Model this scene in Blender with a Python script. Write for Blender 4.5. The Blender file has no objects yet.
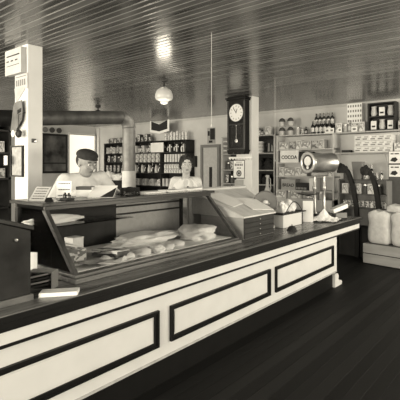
import bpy, bmesh, math, random
from mathutils import Vector, Matrix, noise as mnoise
R = random.Random(7)
SHADE_GLOW = .95
SC = bpy.context.scene
COL = SC.collection
EYE = 1.55
F = 413.0
CA, SA = 0.8, 0.6

# ---------------------------------------------------------------- camera frame maths (a point of the room from a sight line and one room plane)
def at(px, py, X=None, Y=None, Z=None):
    a, b = (px - 240.0) / F, (165.0 - py) / F
    vx, vy, vz = a * CA - SA, a * SA + CA, b
    if X is not None: t = X / vx
    elif Y is not None: t = Y / vy
    else: t = (Z - EYE) / vz
    return Vector((vx * t, vy * t, EYE + vz * t))

# ---------------------------------------------------------------- materials
MATS = {}
def mat(name, v, rough=0.7, noise=0.0, scale=8.0, metal=0.0, spec=0.3, bump=0.0, stretch=(1, 1, 1), coat=0.0, emit=0.0, v2=None, tint=(1, 1, 1)):
    if name in MATS: return MATS[name]
    m = bpy.data.materials.new(name); m.use_nodes = True
    nt = m.node_tree; b = nt.nodes['Principled BSDF']
    b.inputs['Roughness'].default_value = rough
    b.inputs['Metallic'].default_value = metal
    b.inputs['Specular IOR Level'].default_value = spec
    b.inputs['Coat Weight'].default_value = coat
    col = (v * tint[0], v * tint[1], v * tint[2], 1)
    b.inputs['Base Color'].default_value = col
    if emit:
        b.inputs['Emission Color'].default_value = (1, .915, .73, 1); b.inputs['Emission Strength'].default_value = emit
    if noise or bump:
        tc = nt.nodes.new('ShaderNodeTexCoord'); mp = nt.nodes.new('ShaderNodeMapping')
        mp.inputs['Scale'].default_value = stretch
        nz = nt.nodes.new('ShaderNodeTexNoise'); nz.inputs['Scale'].default_value = scale; nz.inputs['Detail'].default_value = 5
        nt.links.new(tc.outputs['Object'], mp.inputs[0]); nt.links.new(mp.outputs[0], nz.inputs['Vector'])
        if noise:
            cr = nt.nodes.new('ShaderNodeValToRGB')
            lo = max(0, v * (1 - noise)) if v2 is None else v2
            cr.color_ramp.elements[0].position = .3; cr.color_ramp.elements[1].position = .7
            cr.color_ramp.elements[0].color = (lo * tint[0], lo * tint[1], lo * tint[2], 1)
            cr.color_ramp.elements[1].color = col
            nt.links.new(nz.outputs['Fac'], cr.inputs[0]); nt.links.new(cr.outputs[0], b.inputs['Base Color'])
        if bump:
            bp = nt.nodes.new('ShaderNodeBump'); bp.inputs['Strength'].default_value = bump; bp.inputs['Distance'].default_value = .01
            nt.links.new(nz.outputs['Fac'], bp.inputs['Height']); nt.links.new(bp.outputs[0], b.inputs['Normal'])
    MATS[name] = m
    return m

def glass_mat(name, refl=0.08, tint=0.96):
    m = bpy.data.materials.new(name); m.use_nodes = True
    nt = m.node_tree; nt.nodes.clear()
    o = nt.nodes.new('ShaderNodeOutputMaterial'); mx = nt.nodes.new('ShaderNodeMixShader')
    t = nt.nodes.new('ShaderNodeBsdfTransparent'); t.inputs[0].default_value = (tint, tint, tint, 1)
    g = nt.nodes.new('ShaderNodeBsdfGlossy'); g.inputs['Roughness'].default_value = .03
    lw = nt.nodes.new('ShaderNodeLayerWeight'); lw.inputs[0].default_value = .14
    nt.links.new(lw.outputs['Fresnel'], mx.inputs[0]); nt.links.new(t.outputs[0], mx.inputs[1]); nt.links.new(g.outputs[0], mx.inputs[2])
    nt.links.new(mx.outputs[0], o.inputs[0])
    MATS[name] = m
    return m

def board_mat(name, lo, hi, width, axis, groove=.12, rough=.3, spec=.5, bumpd=.004, rvar=.1, streak=8.0, groove_dark_or_glint=.4, coat=0.0):
    """boards side by side: their pitch runs along AXIS (0 = X, 1 = Y); each board has a tone of its own and a groove at its edge"""
    m = bpy.data.materials.new(name); m.use_nodes = True
    nt = m.node_tree; b = nt.nodes['Principled BSDF']; N = nt.nodes.new; L = nt.links.new
    b.inputs['Specular IOR Level'].default_value = spec; b.inputs['Coat Weight'].default_value = coat
    tc = N('ShaderNodeTexCoord'); sp = N('ShaderNodeSeparateXYZ'); L(tc.outputs['Object'], sp.inputs[0])
    dv = N('ShaderNodeMath'); dv.operation = 'DIVIDE'; L(sp.outputs[axis], dv.inputs[0]); dv.inputs[1].default_value = width
    fl = N('ShaderNodeMath'); fl.operation = 'FLOOR'; L(dv.outputs[0], fl.inputs[0])
    fr = N('ShaderNodeMath'); fr.operation = 'FRACT'; L(dv.outputs[0], fr.inputs[0])
    wn = N('ShaderNodeTexWhiteNoise'); wn.noise_dimensions = '1D'; L(fl.outputs[0], wn.inputs['W'])
    # distance from the groove
    s = N('ShaderNodeMath'); s.operation = 'SUBTRACT'; L(fr.outputs[0], s.inputs[0]); s.inputs[1].default_value = .5
    ab = N('ShaderNodeMath'); ab.operation = 'ABSOLUTE'; L(s.outputs[0], ab.inputs[0])
    rp = N('ShaderNodeMapRange'); rp.interpolation_type = 'SMOOTHSTEP'
    rp.inputs['From Min'].default_value = .5 - groove; rp.inputs['From Max'].default_value = .5
    rp.inputs['To Min'].default_value = 1; rp.inputs['To Max'].default_value = 0
    L(ab.outputs[0], rp.inputs['Value'])
    mp = N('ShaderNodeMapping'); sc_ = [1, 1, 1]; sc_[axis] = streak; sc_[1 - axis] = .5; mp.inputs['Scale'].default_value = sc_
    L(tc.outputs['Object'], mp.inputs[0])
    nz = N('ShaderNodeTexNoise'); nz.inputs['Scale'].default_value = 2.5; nz.inputs['Detail'].default_value = 6; L(mp.outputs[0], nz.inputs['Vector'])
    ad = N('ShaderNodeMath'); ad.operation = 'MULTIPLY_ADD'; L(wn.outputs['Value'], ad.inputs[0]); ad.inputs[1].default_value = .5
    hf = N('ShaderNodeMath'); hf.operation = 'MULTIPLY'; L(nz.outputs['Fac'], hf.inputs[0]); hf.inputs[1].default_value = .6; L(hf.outputs[0], ad.inputs[2])
    cr = N('ShaderNodeValToRGB'); cr.color_ramp.elements[0].position = .2; cr.color_ramp.elements[1].position = .85
    cr.color_ramp.elements[0].color = (lo, lo, lo, 1); cr.color_ramp.elements[1].color = (hi, hi, hi, 1); L(ad.outputs[0], cr.inputs[0])
    gm = N('ShaderNodeMapRange'); gm.inputs['To Min'].default_value = groove_dark_or_glint; gm.inputs['To Max'].default_value = 1; L(rp.outputs[0], gm.inputs['Value'])
    ml = N('ShaderNodeVectorMath'); ml.operation = 'SCALE'; L(cr.outputs[0], ml.inputs[0]); L(gm.outputs[0], ml.inputs['Scale'])
    L(ml.outputs[0], b.inputs['Base Color'])
    rr = N('ShaderNodeMapRange'); rr.inputs['To Min'].default_value = rough; rr.inputs['To Max'].default_value = rough + rvar; L(nz.outputs['Fac'], rr.inputs['Value'])
    L(rr.outputs[0], b.inputs['Roughness'])
    # each board tilts a little, and the groove dips
    t2 = N('ShaderNodeMath'); t2.operation = 'SUBTRACT'; L(wn.outputs['Value'], t2.inputs[0]); t2.inputs[1].default_value = .5
    t3 = N('ShaderNodeMath'); t3.operation = 'MULTIPLY'; L(t2.outputs[0], t3.inputs[0]); L(fr.outputs[0], t3.inputs[1])
    t4 = N('ShaderNodeMath'); t4.operation = 'MULTIPLY_ADD'; L(t3.outputs[0], t4.inputs[0]); t4.inputs[1].default_value = .9; L(rp.outputs[0], t4.inputs[2])
    bp = N('ShaderNodeBump'); bp.inputs['Strength'].default_value = 1; bp.inputs['Distance'].default_value = bumpd
    L(t4.outputs[0], bp.inputs['Height']); L(bp.outputs[0], b.inputs['Normal'])
    MATS[name] = m
    return m

def stripe_mat(name, base, ink, nu=3, nv=5, fill=.55, rough=.6, seed=0.0):
    """printed label: blocks of dark printing on a light ground, in generated coordinates"""
    m = bpy.data.materials.new(name); m.use_nodes = True
    nt = m.node_tree; b = nt.nodes['Principled BSDF']; N = nt.nodes.new; L = nt.links.new
    b.inputs['Roughness'].default_value = rough
    tc = N('ShaderNodeTexCoord'); mp = N('ShaderNodeMapping'); mp.inputs['Scale'].default_value = (nu, nu, nv); mp.inputs['Location'].default_value = (seed, seed, seed)
    L(tc.outputs['Generated'], mp.inputs[0])
    vo = N('ShaderNodeTexVoronoi'); vo.distance = 'CHEBYCHEV'; vo.inputs['Scale'].default_value = 1.0; L(mp.outputs[0], vo.inputs['Vector'])
    cr = N('ShaderNodeValToRGB'); cr.color_ramp.interpolation = 'CONSTANT'
    cr.color_ramp.elements[0].color = (ink, ink, ink, 1); cr.color_ramp.elements[1].position = fill; cr.color_ramp.elements[1].color = (base, base, base, 1)
    L(vo.outputs['Color'], cr.inputs[0]); L(cr.outputs[0], b.inputs['Base Color'])
    MATS[name] = m
    return m

paint = mat('cream_paint', .66, .5, .07, 6, spec=.25)
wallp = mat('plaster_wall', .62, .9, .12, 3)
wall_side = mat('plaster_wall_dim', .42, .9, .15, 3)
darkp = mat('black_paint', .008, .45, .3, 10, spec=.15)
darkwood = mat('dark_wood', .022, .45, .6, 5, stretch=(1, .15, 1), spec=.25)
worktop_m = mat('worn_sheen_worktop', .24, .26, .75, 7, stretch=(3, .25, 1), spec=.45)  # scuffs, plus the sheen of the top put into the colour
casewood = mat('varnished_case_wood', .03, .3, .6, 6, stretch=(3, .3, 3), spec=.25)
blackwood = mat('scuffed_dark_box_wood', .035, .55, .7, 5, spec=.15)
midwood = mat('mid_wood', .22, .5, .4, 6, stretch=(.3, 2, 2))
lightwood = mat('pale_wood', .42, .6, .3, 6, stretch=(.3, 2, 3))
shelfwood = mat('shelf_paint_light', .55, .6, .15, 6)
shelfdark = mat('shelf_dark', .03, .6, .4, 6, spec=.15)
paper = mat('white_paper', .86, .8, .06, 12, bump=.3)
paper_grey = mat('grey_paper', .45, .8, .2, 10)
white = mat('white_enamel', .68, .3, .05, 9, spec=.5)
cloth = mat('sack_cloth', .88, .95, .2, 14, bump=.5)
shirt_m = mat('white_shirt', .68, .9, .12, 16, bump=.4)
shaded_skin = mat('shaded_skin', .27, .6, .15, 20)  # shadow on the man's face put into the tone
skin_w = mat('skin_pale', .42, .6, .12, 20)
hair_m = mat('dark_hair', .015, .6, .5, 60, bump=.6)
felt = mat('dark_felt', .03, .9, .3, 40)
steel = mat('dull_steel', .42, .32, .25, 14, metal=.8)
steel_dark = mat('dark_steel', .1, .35, .3, 14, metal=.7)
pipe_m = mat('stovepipe_metal', .22, .5, .45, 11, metal=.35, spec=.3)
pipe_d = mat('stovepipe_darker', .13, .5, .5, 11, metal=.3, spec=.3)  # darker metal for the level run
ink = mat('ink', .02, .6)
greyink = mat('grey_ink', .16, .6)
globe_m = mat('opal_glass', .55, .3, emit=.03, spec=.5)
dial_m = mat('dial_white', .75, .4)
silver = mat('silvered_dial', .5, .35, .2, 10)
string_m = mat('pale_string', .45, .9)
glass = glass_mat('case_glass')
tone = {k: mat('goods_tone_%s' % k, v, .55, .15, 20) for k, v in dict(white=.75, pale=.55, light=.38, middle=.2, deep=.08, black=.02).items()}
label_a = stripe_mat('label_pale', .7, .07, 4, 5, .4)
label_b = stripe_mat('label_dark', .06, .6, 3, 6, .6, seed=3.3)
label_c = stripe_mat('label_mid', .5, .12, 5, 7, .5, seed=7.1)
label_d = stripe_mat('label_soft', .72, .3, 5, 4, .45, seed=1.7)
tin_m = mat('tin_lid', .55, .35, metal=.7)
bottle_m = mat('dark_bottle_glass', .02, .12, spec=.7)
ceil_m = board_mat('ceiling_boards', .03, .18, .066, 1, groove=.15, rough=.12, spec=.9, bumpd=.0022, rvar=.16, groove_dark_or_glint=3.2)  # grooves lightened: the highlights on the beads are put into the colour
floor_m = board_mat('floor_boards', .006, .017, .1, 0, groove=.04, rough=.5, spec=.2, bumpd=.002, rvar=.2, streak=6)

# ---------------------------------------------------------------- mesh helpers
class MB:
    def __init__(self): self.bm = bmesh.new(); self.mats = []; self.cur = 0
    def use(self, m):
        if m not in self.mats: self.mats.append(m)
        self.cur = self.mats.index(m); return self
    def _mark(self, n0):
        self.bm.faces.ensure_lookup_table()
        for f in self.bm.faces[n0:]: f.material_index = self.cur
    def hexa(self, c):
        n0 = len(self.bm.faces)
        v = [self.bm.verts.new(p) for p in c]
        for f in ((0, 3, 2, 1), (4, 5, 6, 7), (0, 1, 5, 4), (1, 2, 6, 5), (2, 3, 7, 6), (3, 0, 4, 7)):
            self.bm.faces.new([v[i] for i in f])
        self._mark(n0); return self
    def box(self, x0, x1, y0, y1, z0, z1, M=None):
        x0, x1 = sorted((x0, x1)); y0, y1 = sorted((y0, y1)); z0, z1 = sorted((z0, z1))
        c = [Vector(p) for p in ((x0, y0, z0), (x1, y0, z0), (x1, y1, z0), (x0, y1, z0), (x0, y0, z1), (x1, y0, z1), (x1, y1, z1), (x0, y1, z1))]
        if M is not None: c = [M @ p for p in c]
        return self.hexa(c)
    def prism(self, poly, lo, hi, plane='XZ', M=None):
        """poly = 2-D outline; extruded along the third axis from lo to hi"""
        def P(a, b, t):
            p = {'XZ': (a, t, b), 'YZ': (t, a, b), 'XY': (a, b, t)}[plane]
            p = Vector(p); return M @ p if M is not None else p
        n0 = len(self.bm.faces)
        A = [self.bm.verts.new(P(a, b, lo)) for a, b in poly]; B = [self.bm.verts.new(P(a, b, hi)) for a, b in poly]
        n = len(poly)
        self.bm.faces.new(A); self.bm.faces.new(B[::-1])
        for i in range(n): self.bm.faces.new((A[i], B[i], B[(i + 1) % n], A[(i + 1) % n]))
        self._mark(n0); return self
    def lathe(self, prof, c=(0, 0, 0), n=20, M=None, ring=False):
        if ring: prof = list(prof) + [prof[0]]
        n0 = len(self.bm.faces); rings = []
        for r, z in prof:
            if r < 1e-6:
                p = Vector((0, 0, z)); p = (M @ p if M is not None else p) + Vector(c); rings.append([self.bm.verts.new(p)])
            else:
                ring = []
                for k in range(n):
                    p = Vector((r * math.cos(2 * math.pi * k / n), r * math.sin(2 * math.pi * k / n), z))
                    ring.append(self.bm.verts.new((M @ p if M is not None else p) + Vector(c)))
                rings.append(ring)
        for a, b in zip(rings, rings[1:]):
            if len(a) == 1 and len(b) == 1: continue
            for k in range(n):
                k2 = (k + 1) % n
                if len(a) == 1: self.bm.faces.new((a[0], b[k2], b[k]))
                elif len(b) == 1: self.bm.faces.new((a[k], a[k2], b[0]))
                else: self.bm.faces.new((a[k], a[k2], b[k2], b[k]))
        for end in (() if ring else (rings[0], rings[-1])):
            if len(end) > 2:
                self.bm.faces.new(end)
        self._mark(n0); return self
    def tube(self, pts, r, n=8):
        n0 = len(self.bm.faces); pts = [Vector(p) for p in pts]; rings = []
        up = Vector((0, 0, 1)); rs = r if isinstance(r, (list, tuple)) else [r] * len(pts)
        last = None
        for i, p in enumerate(pts):
            d = (pts[min(i + 1, len(pts) - 1)] - pts[max(i - 1, 0)]).normalized()
            if last is None:
                a = d.cross(up)
                if a.length < 1e-3: a = d.cross(Vector((1, 0, 0)))
            else:
                a = last - d * last.dot(d)
                if a.length < 1e-4: a = d.cross(up)
            a.normalize(); last = a; b = d.cross(a)
            rings.append([self.bm.verts.new(p + (a * math.cos(2 * math.pi * k / n) + b * math.sin(2 * math.pi * k / n)) * rs[i]) for k in range(n)])
        for A, B in zip(rings, rings[1:]):
            for k in range(n): self.bm.faces.new((A[k], A[(k + 1) % n], B[(k + 1) % n], B[k]))
        self.bm.faces.new(rings[0]); self.bm.faces.new(rings[-1])
        self._mark(n0); return self
    def ball(self, c, r, s=(1, 1, 1), M=None, n=14):
        prof = [(math.sin(math.pi * i / 10), -math.cos(math.pi * i / 10)) for i in range(11)]
        prof[0] = (0, -1); prof[-1] = (0, 1)
        T = Matrix.Diagonal((r * s[0], r * s[1], r * s[2]))
        T = (M.to_3x3() @ T if M is not None else T)
        return self.lathe(prof, c, n, T)
    def capsule(self, a, ra, b, rb, n=12):
        a, b = Vector(a), Vector(b); d = (b - a); L = d.length; q = Vector((0, 0, 1)).rotation_difference(d.normalized() if L > 1e-6 else Vector((0, 0, 1))).to_matrix()
        pr = [(0, -ra)] + [(ra * math.sin(t), -ra * math.cos(t)) for t in (.4, .8, 1.2)] + [(ra, 0), (rb, L)] + [(rb * math.cos(t), L + rb * math.sin(t)) for t in (.4, .8, 1.2)] + [(0, L + rb)]
        return self.lathe(pr, a, n, q)
    def build(self, name, m=None, parent=None, smooth=False, bevel=0.0, loc=None, remesh=0.0, jitter=0.0, sub=0):
        bmesh.ops.recalc_face_normals(self.bm, faces=self.bm.faces)
        me = bpy.data.meshes.new(name)
        if jitter:
            for v in self.bm.verts: v.co += Vector([R.uniform(-jitter, jitter) for _ in range(3)])
        off = Vector(loc) if loc is not None else None
        if off is not None:
            for v in self.bm.verts: v.co -= off
        self.bm.to_mesh(me); self.bm.free()
        for mm in (self.mats or [m]): me.materials.append(mm)
        if smooth:
            for p in me.polygons: p.use_smooth = True
        o = bpy.data.objects.new(name, me); COL.objects.link(o)
        if off is not None: o.location = off
        if parent is not None: o.parent = parent
        if remesh:
            md = o.modifiers.new('remesh', 'REMESH'); md.mode = 'VOXEL'; md.voxel_size = remesh; md.use_smooth_shade = True
            sm = o.modifiers.new('smooth', 'SMOOTH'); sm.iterations = 4; sm.factor = .5
        if bevel:
            md = o.modifiers.new('bevel', 'BEVEL'); md.width = bevel; md.segments = 2; md.limit_method = 'ANGLE'
        if sub:
            md = o.modifiers.new('sub', 'SUBSURF'); md.levels = sub; md.render_levels = sub
        return o

def tag(o, label=None, cat=None, group=None, kind=None):
    if label: o['label'] = label
    if cat: o['category'] = cat
    if group: o['group'] = group
    if kind: o['kind'] = kind
    return o
def empty(name, loc, label, cat, group=None, rz=0):
    e = bpy.data.objects.new(name, None); e.empty_display_size = .05; COL.objects.link(e); e.location = loc; e.rotation_euler = (0, 0, rz)
    return tag(e, label, cat, group)
def children_of(o): return [c for c in COL.objects if c.parent == o]
def copy_tree(o, parent=None):
    c = o.copy(); COL.objects.link(c); c.parent = parent
    for ch in [x for x in list(COL.objects) if x.parent == o]: copy_tree(ch, c)
    return c
def Rz(a): return Matrix.Rotation(a, 4, 'Z')
def TR(x, y, z, a=0, tilt=0, ax='Y'): return Matrix.Translation((x, y, z)) @ Rz(a) @ Matrix.Rotation(tilt, 4, ax)
def struct(o): o['kind'] = 'structure'; return o

# ================================================================= THE SETTING
XL, XR, YB, YF, ZC = -11.0, 3.0, 7.4, -3.2, 2.7
struct(MB().box(XL, XR, YF, YB, -.1, 0).build('floor', floor_m))
struct(MB().box(XL, XR, YF, YB, ZC, ZC + .1).build('ceiling', ceil_m))
struct(MB().box(XL - .1, XR + .1, YB, YB + .12, -.1, ZC + .1).build('wall_back', wallp))
struct(MB().box(XL - .12, XL, YF, YB, -.1, ZC + .1).build('wall_left', wallp))
# street wall behind the camera with shop windows, and the wall on the far side of the aisle with two windows and an added rear one
def wall_with_holes(name, horiz, pos, thick, lo, hi, holes, m):
    """horiz='X': wall runs along X at Y=pos. holes = (a0,a1,z0,z1)"""
    b = MB(); cuts = sorted(holes); a = lo
    def bx(a0, a1, z0, z1):
        if a1 - a0 < 1e-4 or z1 - z0 < 1e-4: return
        if horiz == 'X': b.box(a0, a1, pos, pos + thick, z0, z1)
        else: b.box(pos, pos + thick, a0, a1, z0, z1)
    for a0, a1, z0, z1 in cuts:
        bx(a, a0, -.1, ZC + .1); bx(a0, a1, -.1, z0); bx(a0, a1, z1, ZC + .1); a = a1
    bx(a, hi, -.1, ZC + .1)
    return struct(b.build(name, m))
fh = [(-9.5, -6.9, .7, 2.5), (-5.9, -3.3, .7, 2.5), (-1.9, .9, .7, 2.5)]
rh = [(-2.2, .6, .7, 2.5), (1.6, 3.9, .7, 2.5), (4.5, 6.9, .7, 2.5)]  # last opening is out of view, added to brighten the back wall
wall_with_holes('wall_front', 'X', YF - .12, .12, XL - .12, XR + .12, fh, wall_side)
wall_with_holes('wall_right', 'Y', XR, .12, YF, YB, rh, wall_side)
n = 1
for a0, a1, z0, z1 in fh:
    b = MB(); t = .05; y0, y1 = YF - .1, YF - .03
    b.box(a0, a0 + t, y0, y1, z0, z1).box(a1 - t, a1, y0, y1, z0, z1).box(a0 + t, a1 - t, y0, y1, z0, z0 + t).box(a0 + t, a1 - t, y0, y1, z1 - t, z1)
    b.box((a0 + a1) / 2 - .02, (a0 + a1) / 2 + .02, y0, y1, z0 + t, z1 - t)
    struct(b.build('window_%d' % n, darkwood)); n += 1
for a0, a1, z0, z1 in rh:
    b = MB(); t = .05; x0, x1 = XR + .03, XR + .1
    b.box(x0, x1, a0, a0 + t, z0, z1).box(x0, x1, a1 - t, a1, z0, z1).box(x0, x1, a0 + t, a1 - t, z0, z0 + t).box(x0, x1, a0 + t, a1 - t, z1 - t, z1)
    b.box(x0, x1, (a0 + a1) / 2 - .02, (a0 + a1) / 2 + .02, z0 + t, z1 - t)
    struct(b.build('window_%d' % n, darkwood)); n += 1
# crown trim along the back wall
struct(MB().box(XL, XR, YB - .03, YB, ZC - .05, ZC).build('trim_1', shelfwood))
# posts
PX, PY = -3.95, 1.92
struct(MB().box(PX - .26, PX, PY, PY + .145, 0, ZC).build('pillar_front', paint, bevel=.006))
QX, QY = -3.95, 5.6
struct(MB().box(QX - .33, QX, QY, QY + .2, 0, ZC).build('pillar_back', paint, bevel=.006))
# narrow door in the back wall
p0, p1 = at(202, 145, Y=YB), at(221, 145, Y=YB)
zt = p0.z
d = struct(MB().box(p0.x + .05, p1.x - .05, YB - .03, YB - .005, .02, zt - .05).build('door_1', tone['pale']))
struct(MB().box(p0.x, p0.x + .07, YB - .06, YB, 0, zt).box(p1.x - .07, p1.x, YB - .06, YB, 0, zt).box(p0.x + .07, p1.x - .07, YB - .06, YB, zt - .07, zt).build('door_frame', mat('grey_casing', .2, .6), d))
q = at(212, 180, Y=YB)
MB().box(q.x - .05, q.x + .03, YB - .045, YB - .03, .9, at(212, 167, Y=YB).z).build('door_slot', ink, d)

# ================================================================= COUNTER
FX = -2.15
ct = empty('shop_counter', (FX - .5, 2.4, 0), 'long cream painted shop counter with dark moulded panels and a dark worktop', 'counter')
ctl = Vector(ct.location)
def cpart(b, name, m, par=ct, **k):
    o = b.build(name, m, par, **k)
    wl = ctl if par is ct else Vector((0, 0, 0))
    if par is ct: o.location = -ctl
    return o
Y0, Y1, YE = -.85, 4.90, 5.62
cpart(MB().box(-3.12, FX, Y0, Y1, .21, .752), 'counter_body', paint)
cpart(MB().box(-3.05, FX - .05, Y0, Y1 - .02, 0, .21), 'kickboard', darkp)
cpart(MB().box(-3.15, FX + .03, Y0, YE, .752, .785).box(-3.15, FX + .042, Y0, YE + .032, .785, .82), 'worktop', worktop_m, bevel=.004)
cpart(MB().box(FX + .042, FX + .052, Y0, YE + .042, .787, .816).box(FX + .031, FX + .036, Y0, YE, .752, .785), 'worktop_edge', darkp, bevel=.003)
cpart(MB().box(FX, FX + .02, Y0, YE, .672, .752).box(-3.1, FX, YE - .02, YE, .672, .752), 'frieze_board', paint)
cpart(MB().box(FX, FX + .024, Y0, YE - .01, .655, .672).box(FX, FX + .03, Y0, YE, .736, .752), 'black_moulding', darkp)
cpart(MB().box(-3.1, -2.75, Y1, YE - .05, 0, .752), 'end_cupboard', darkp)
# the cantilevered end of the worktop carries on a rail
cpart(MB().box(-2.75, -2.72, Y1, YE - .03, .60, .752), 'end_rail', darkwood)
for a, c in ((-.77, .52), (.63, 1.926), (2.036, 3.335), (3.433, 4.775)):
    w, z0, z1 = .034, .306, .556
    b = MB()
    for (s, t, dep) in ((0, w * .45, .022), (w * .45, w, .012)):
        b.box(FX, FX + dep, a + s, a + t, z0 + s, z1 - s).box(FX, FX + dep, c - t, c - s, z0 + s, z1 - s)
        b.box(FX, FX + dep, a + t, c - t, z0 + s, z0 + t).box(FX, FX + dep, a + t, c - t, z1 - t, z1 - s)
    cpart(b, 'panel_moulding', darkp)
    cpart(MB().box(FX, FX + .006, a + w + .012, c - w - .012, z0 + w + .012, z1 - w - .012), 'raised_panel', paint, bevel=.003)
# white scroll foot at the far end
sf = [(0, .0), (.20, 0), (.22, .03), (.19, .055), (.13, .06), (.10, .09), (.11, .13), (.08, .165), (.02, .17), (0, .17)]
cpart(MB().prism([(Y1 + a, z) for a, z in sf], FX - .10, FX - .02, 'YZ'), 'scroll_foot', paint)
cpart(MB().box(FX - .01, FX + .004, Y0, Y1, .205, .222), 'base_moulding', paint_g := mat('scuffed_cream', .5, .6, .35, 14))

# ================================================================= GLASS DISPLAY CASE
WT = .82
GX, GXT, GXB, GY0, GY1, GZ0, GZ1 = -2.33, -2.70, -3.11, 1.42, 3.10, .87, 1.275
dc = empty('glass_display_case', (0, 0, 0), 'long wooden display case with sloping glass front standing on the counter', 'display case')
MB().box(GXB, GX + .02, GY0 - .01, GY1 + .01, WT, WT + .03).box(GXB + .01, GX, GY0, GY1, WT + .03, GZ0).build('case_base', mat('sheen_case_rail', .17, .35, .75, 7, stretch=(4, .3, 4), spec=.3), dc, bevel=.005)  # rail lighter than the case wood, its sheen put into the colour
tx0, tx1, ty0, ty1 = GXB - .02, GXT + .04, GY0 - .03, GY1 + .03
MB().box(tx0, tx1, ty0, ty0 + .05, GZ1, GZ1 + .022).box(tx0, tx1, ty1 - .05, ty1, GZ1, GZ1 + .022).box(tx0, tx0 + .05, ty0 + .05, ty1 - .05, GZ1, GZ1 + .022).box(tx1 - .05, tx1, ty0 + .05, ty1 - .05, GZ1, GZ1 + .022).box(tx1 - .05, GXT + .015, GY0, GY1, GZ1 - .03, GZ1).box(GXB, GXB + .03, GY0, GY1, GZ1 - .03, GZ1).build('case_top', casewood, dc, bevel=.003)
MB().box(tx0 + .05, tx1 - .05, ty0 + .05, ty1 - .05, GZ1 + .014, GZ1 + .0215).build('top_glass', glass, dc)
for y in (GY0, GY1 - .03):
    # sloping front post
    MB().prism([(GX, GZ0), (GX - .045, GZ0), (GXT - .035, GZ1 - .03), (GXT + .012, GZ1 - .03)], y, y + .03, 'XZ').build('sloping_post', mat('worn_post_edge', .09, .3, .6, 8, spec=.3), dc, bevel=.004)
    MB().box(GXB, GXB + .04, y, y + .03, GZ0, GZ1 - .03).build('rear_post', casewood, dc)
    yy = y + .015
    MB().prism([(GX - .05, GZ0), (GXB + .04, GZ0), (GXB + .04, GZ1 - .03), (GXT - .04, GZ1 - .03)], yy - .002, yy + .002, 'XZ').build('end_glass', glass, dc)
MB().hexa([Vector(p) for p in ((GX - .012, GY0 + .03, GZ0), (GX - .008, GY0 + .03, GZ0), (GX - .008, GY1 - .03, GZ0), (GX - .012, GY1 - .03, GZ0),
                               (GXT - .004, GY0 + .03, GZ1 - .03), (GXT, GY0 + .03, GZ1 - .03), (GXT, GY1 - .03, GZ1 - .03), (GXT - .004, GY1 - .03, GZ1 - .03))]).build('front_glass', glass, dc)
MB().box(GXB + .02, GXB + .035, GY0 + .03, 2.27, GZ0, GZ1 - .03).build('sliding_door', shelfdark, dc)
MB().box(GXB + .005, GXB + .015, 2.25, GY1 - .03, GZ0, GZ1 - .03).build('sliding_door', tone['light'], dc)
MB().box(GXB + .016, GXB + .03, 2.28, GY1 - .03, 1.10, 1.115).box(GXB + .016, GXB + .03, 2.28, GY1 - .03, 1.17, 1.185).build('door_batten', shelfdark, dc)
MB().box(GXB + .06, -2.74, GY0 + .035, 2.2, 1.118, 1.124).build('glass_shelf', glass, dc)
MB().box(GXB + .05, GX - .06, GY0 + .05, GY1 - .05, GZ0, GZ0 + .004).build('paper_lining', paper, dc)
ZF = GZ0 + .004

def crumple(name, c, size, m, label, cat, group=None, seed=0, sub=1, rz=0, parent=None):
    """a lump of crumpled paper or a soft parcel"""
    b = MB(); bmesh.ops.create_icosphere(b.bm, subdivisions=4 if max(size) > .12 else 3, radius=1)
    big = max(size) > .12; fq = (2.2 if big else 1.5)
    for v in b.bm.verts:
        q = v.co * fq + Vector((seed * 3.1, seed * 1.7, 0)); n1 = abs(mnoise.noise(q)); n2 = abs(mnoise.noise(q * 2.3)); n3 = mnoise.noise(q * .6)
        v.co *= 1 + (.42 if big else .22) * (n3 - n1 * .8) - (.25 if big else .15) * n2 + .1
        v.co.z = max(v.co.z, -.55)
    M = Matrix.Translation(c) @ Rz(rz) @ Matrix.Diagonal((size[0] / 2, size[1] / 2, size[2] / 1.55, 1))
    M = Matrix.Translation(Vector(c) + Vector((0, 0, size[2] * .355))) @ Rz(rz) @ Matrix.Diagonal((size[0] / 2, size[1] / 2, size[2] / 1.55, 1))
    b.bm.transform(M)
    o = b.build(name, m, parent, smooth=True, loc=c)
    return tag(o, label, cat, group)

# things in the case
def on(px, py, z): return at(px, py, Z=z)
for i, (px, py, s) in enumerate([(128, 268, .10), (137, 264, .11), (146, 262, .09), (156, 257, .1), (165, 253, .11), (172, 250, .09), (178, 246, .10)]):
    p = on(px, py, ZF)
    crumple('wrapped_parcel', (min(p.x, GX - .12), p.y, ZF), (s, s * 1.15, s * .5), paper, 'small white wrapped parcel in the row along the floor of the display case', 'parcel', 'white parcels in the glass case', seed=i)
p = on(197, 243, ZF)
crumple('paper_bundle', (-2.62, 2.83, ZF), (.36, .40, .13), paper, 'large heap of crumpled white paper at the far end of the display case', 'paper', seed=11, rz=.4)
crumple('paper_bundle', (-2.80, 2.35, ZF), (.34, .75, .09), paper, 'low pile of white wrapping behind the small parcels in the display case', 'paper', seed=12)
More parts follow.
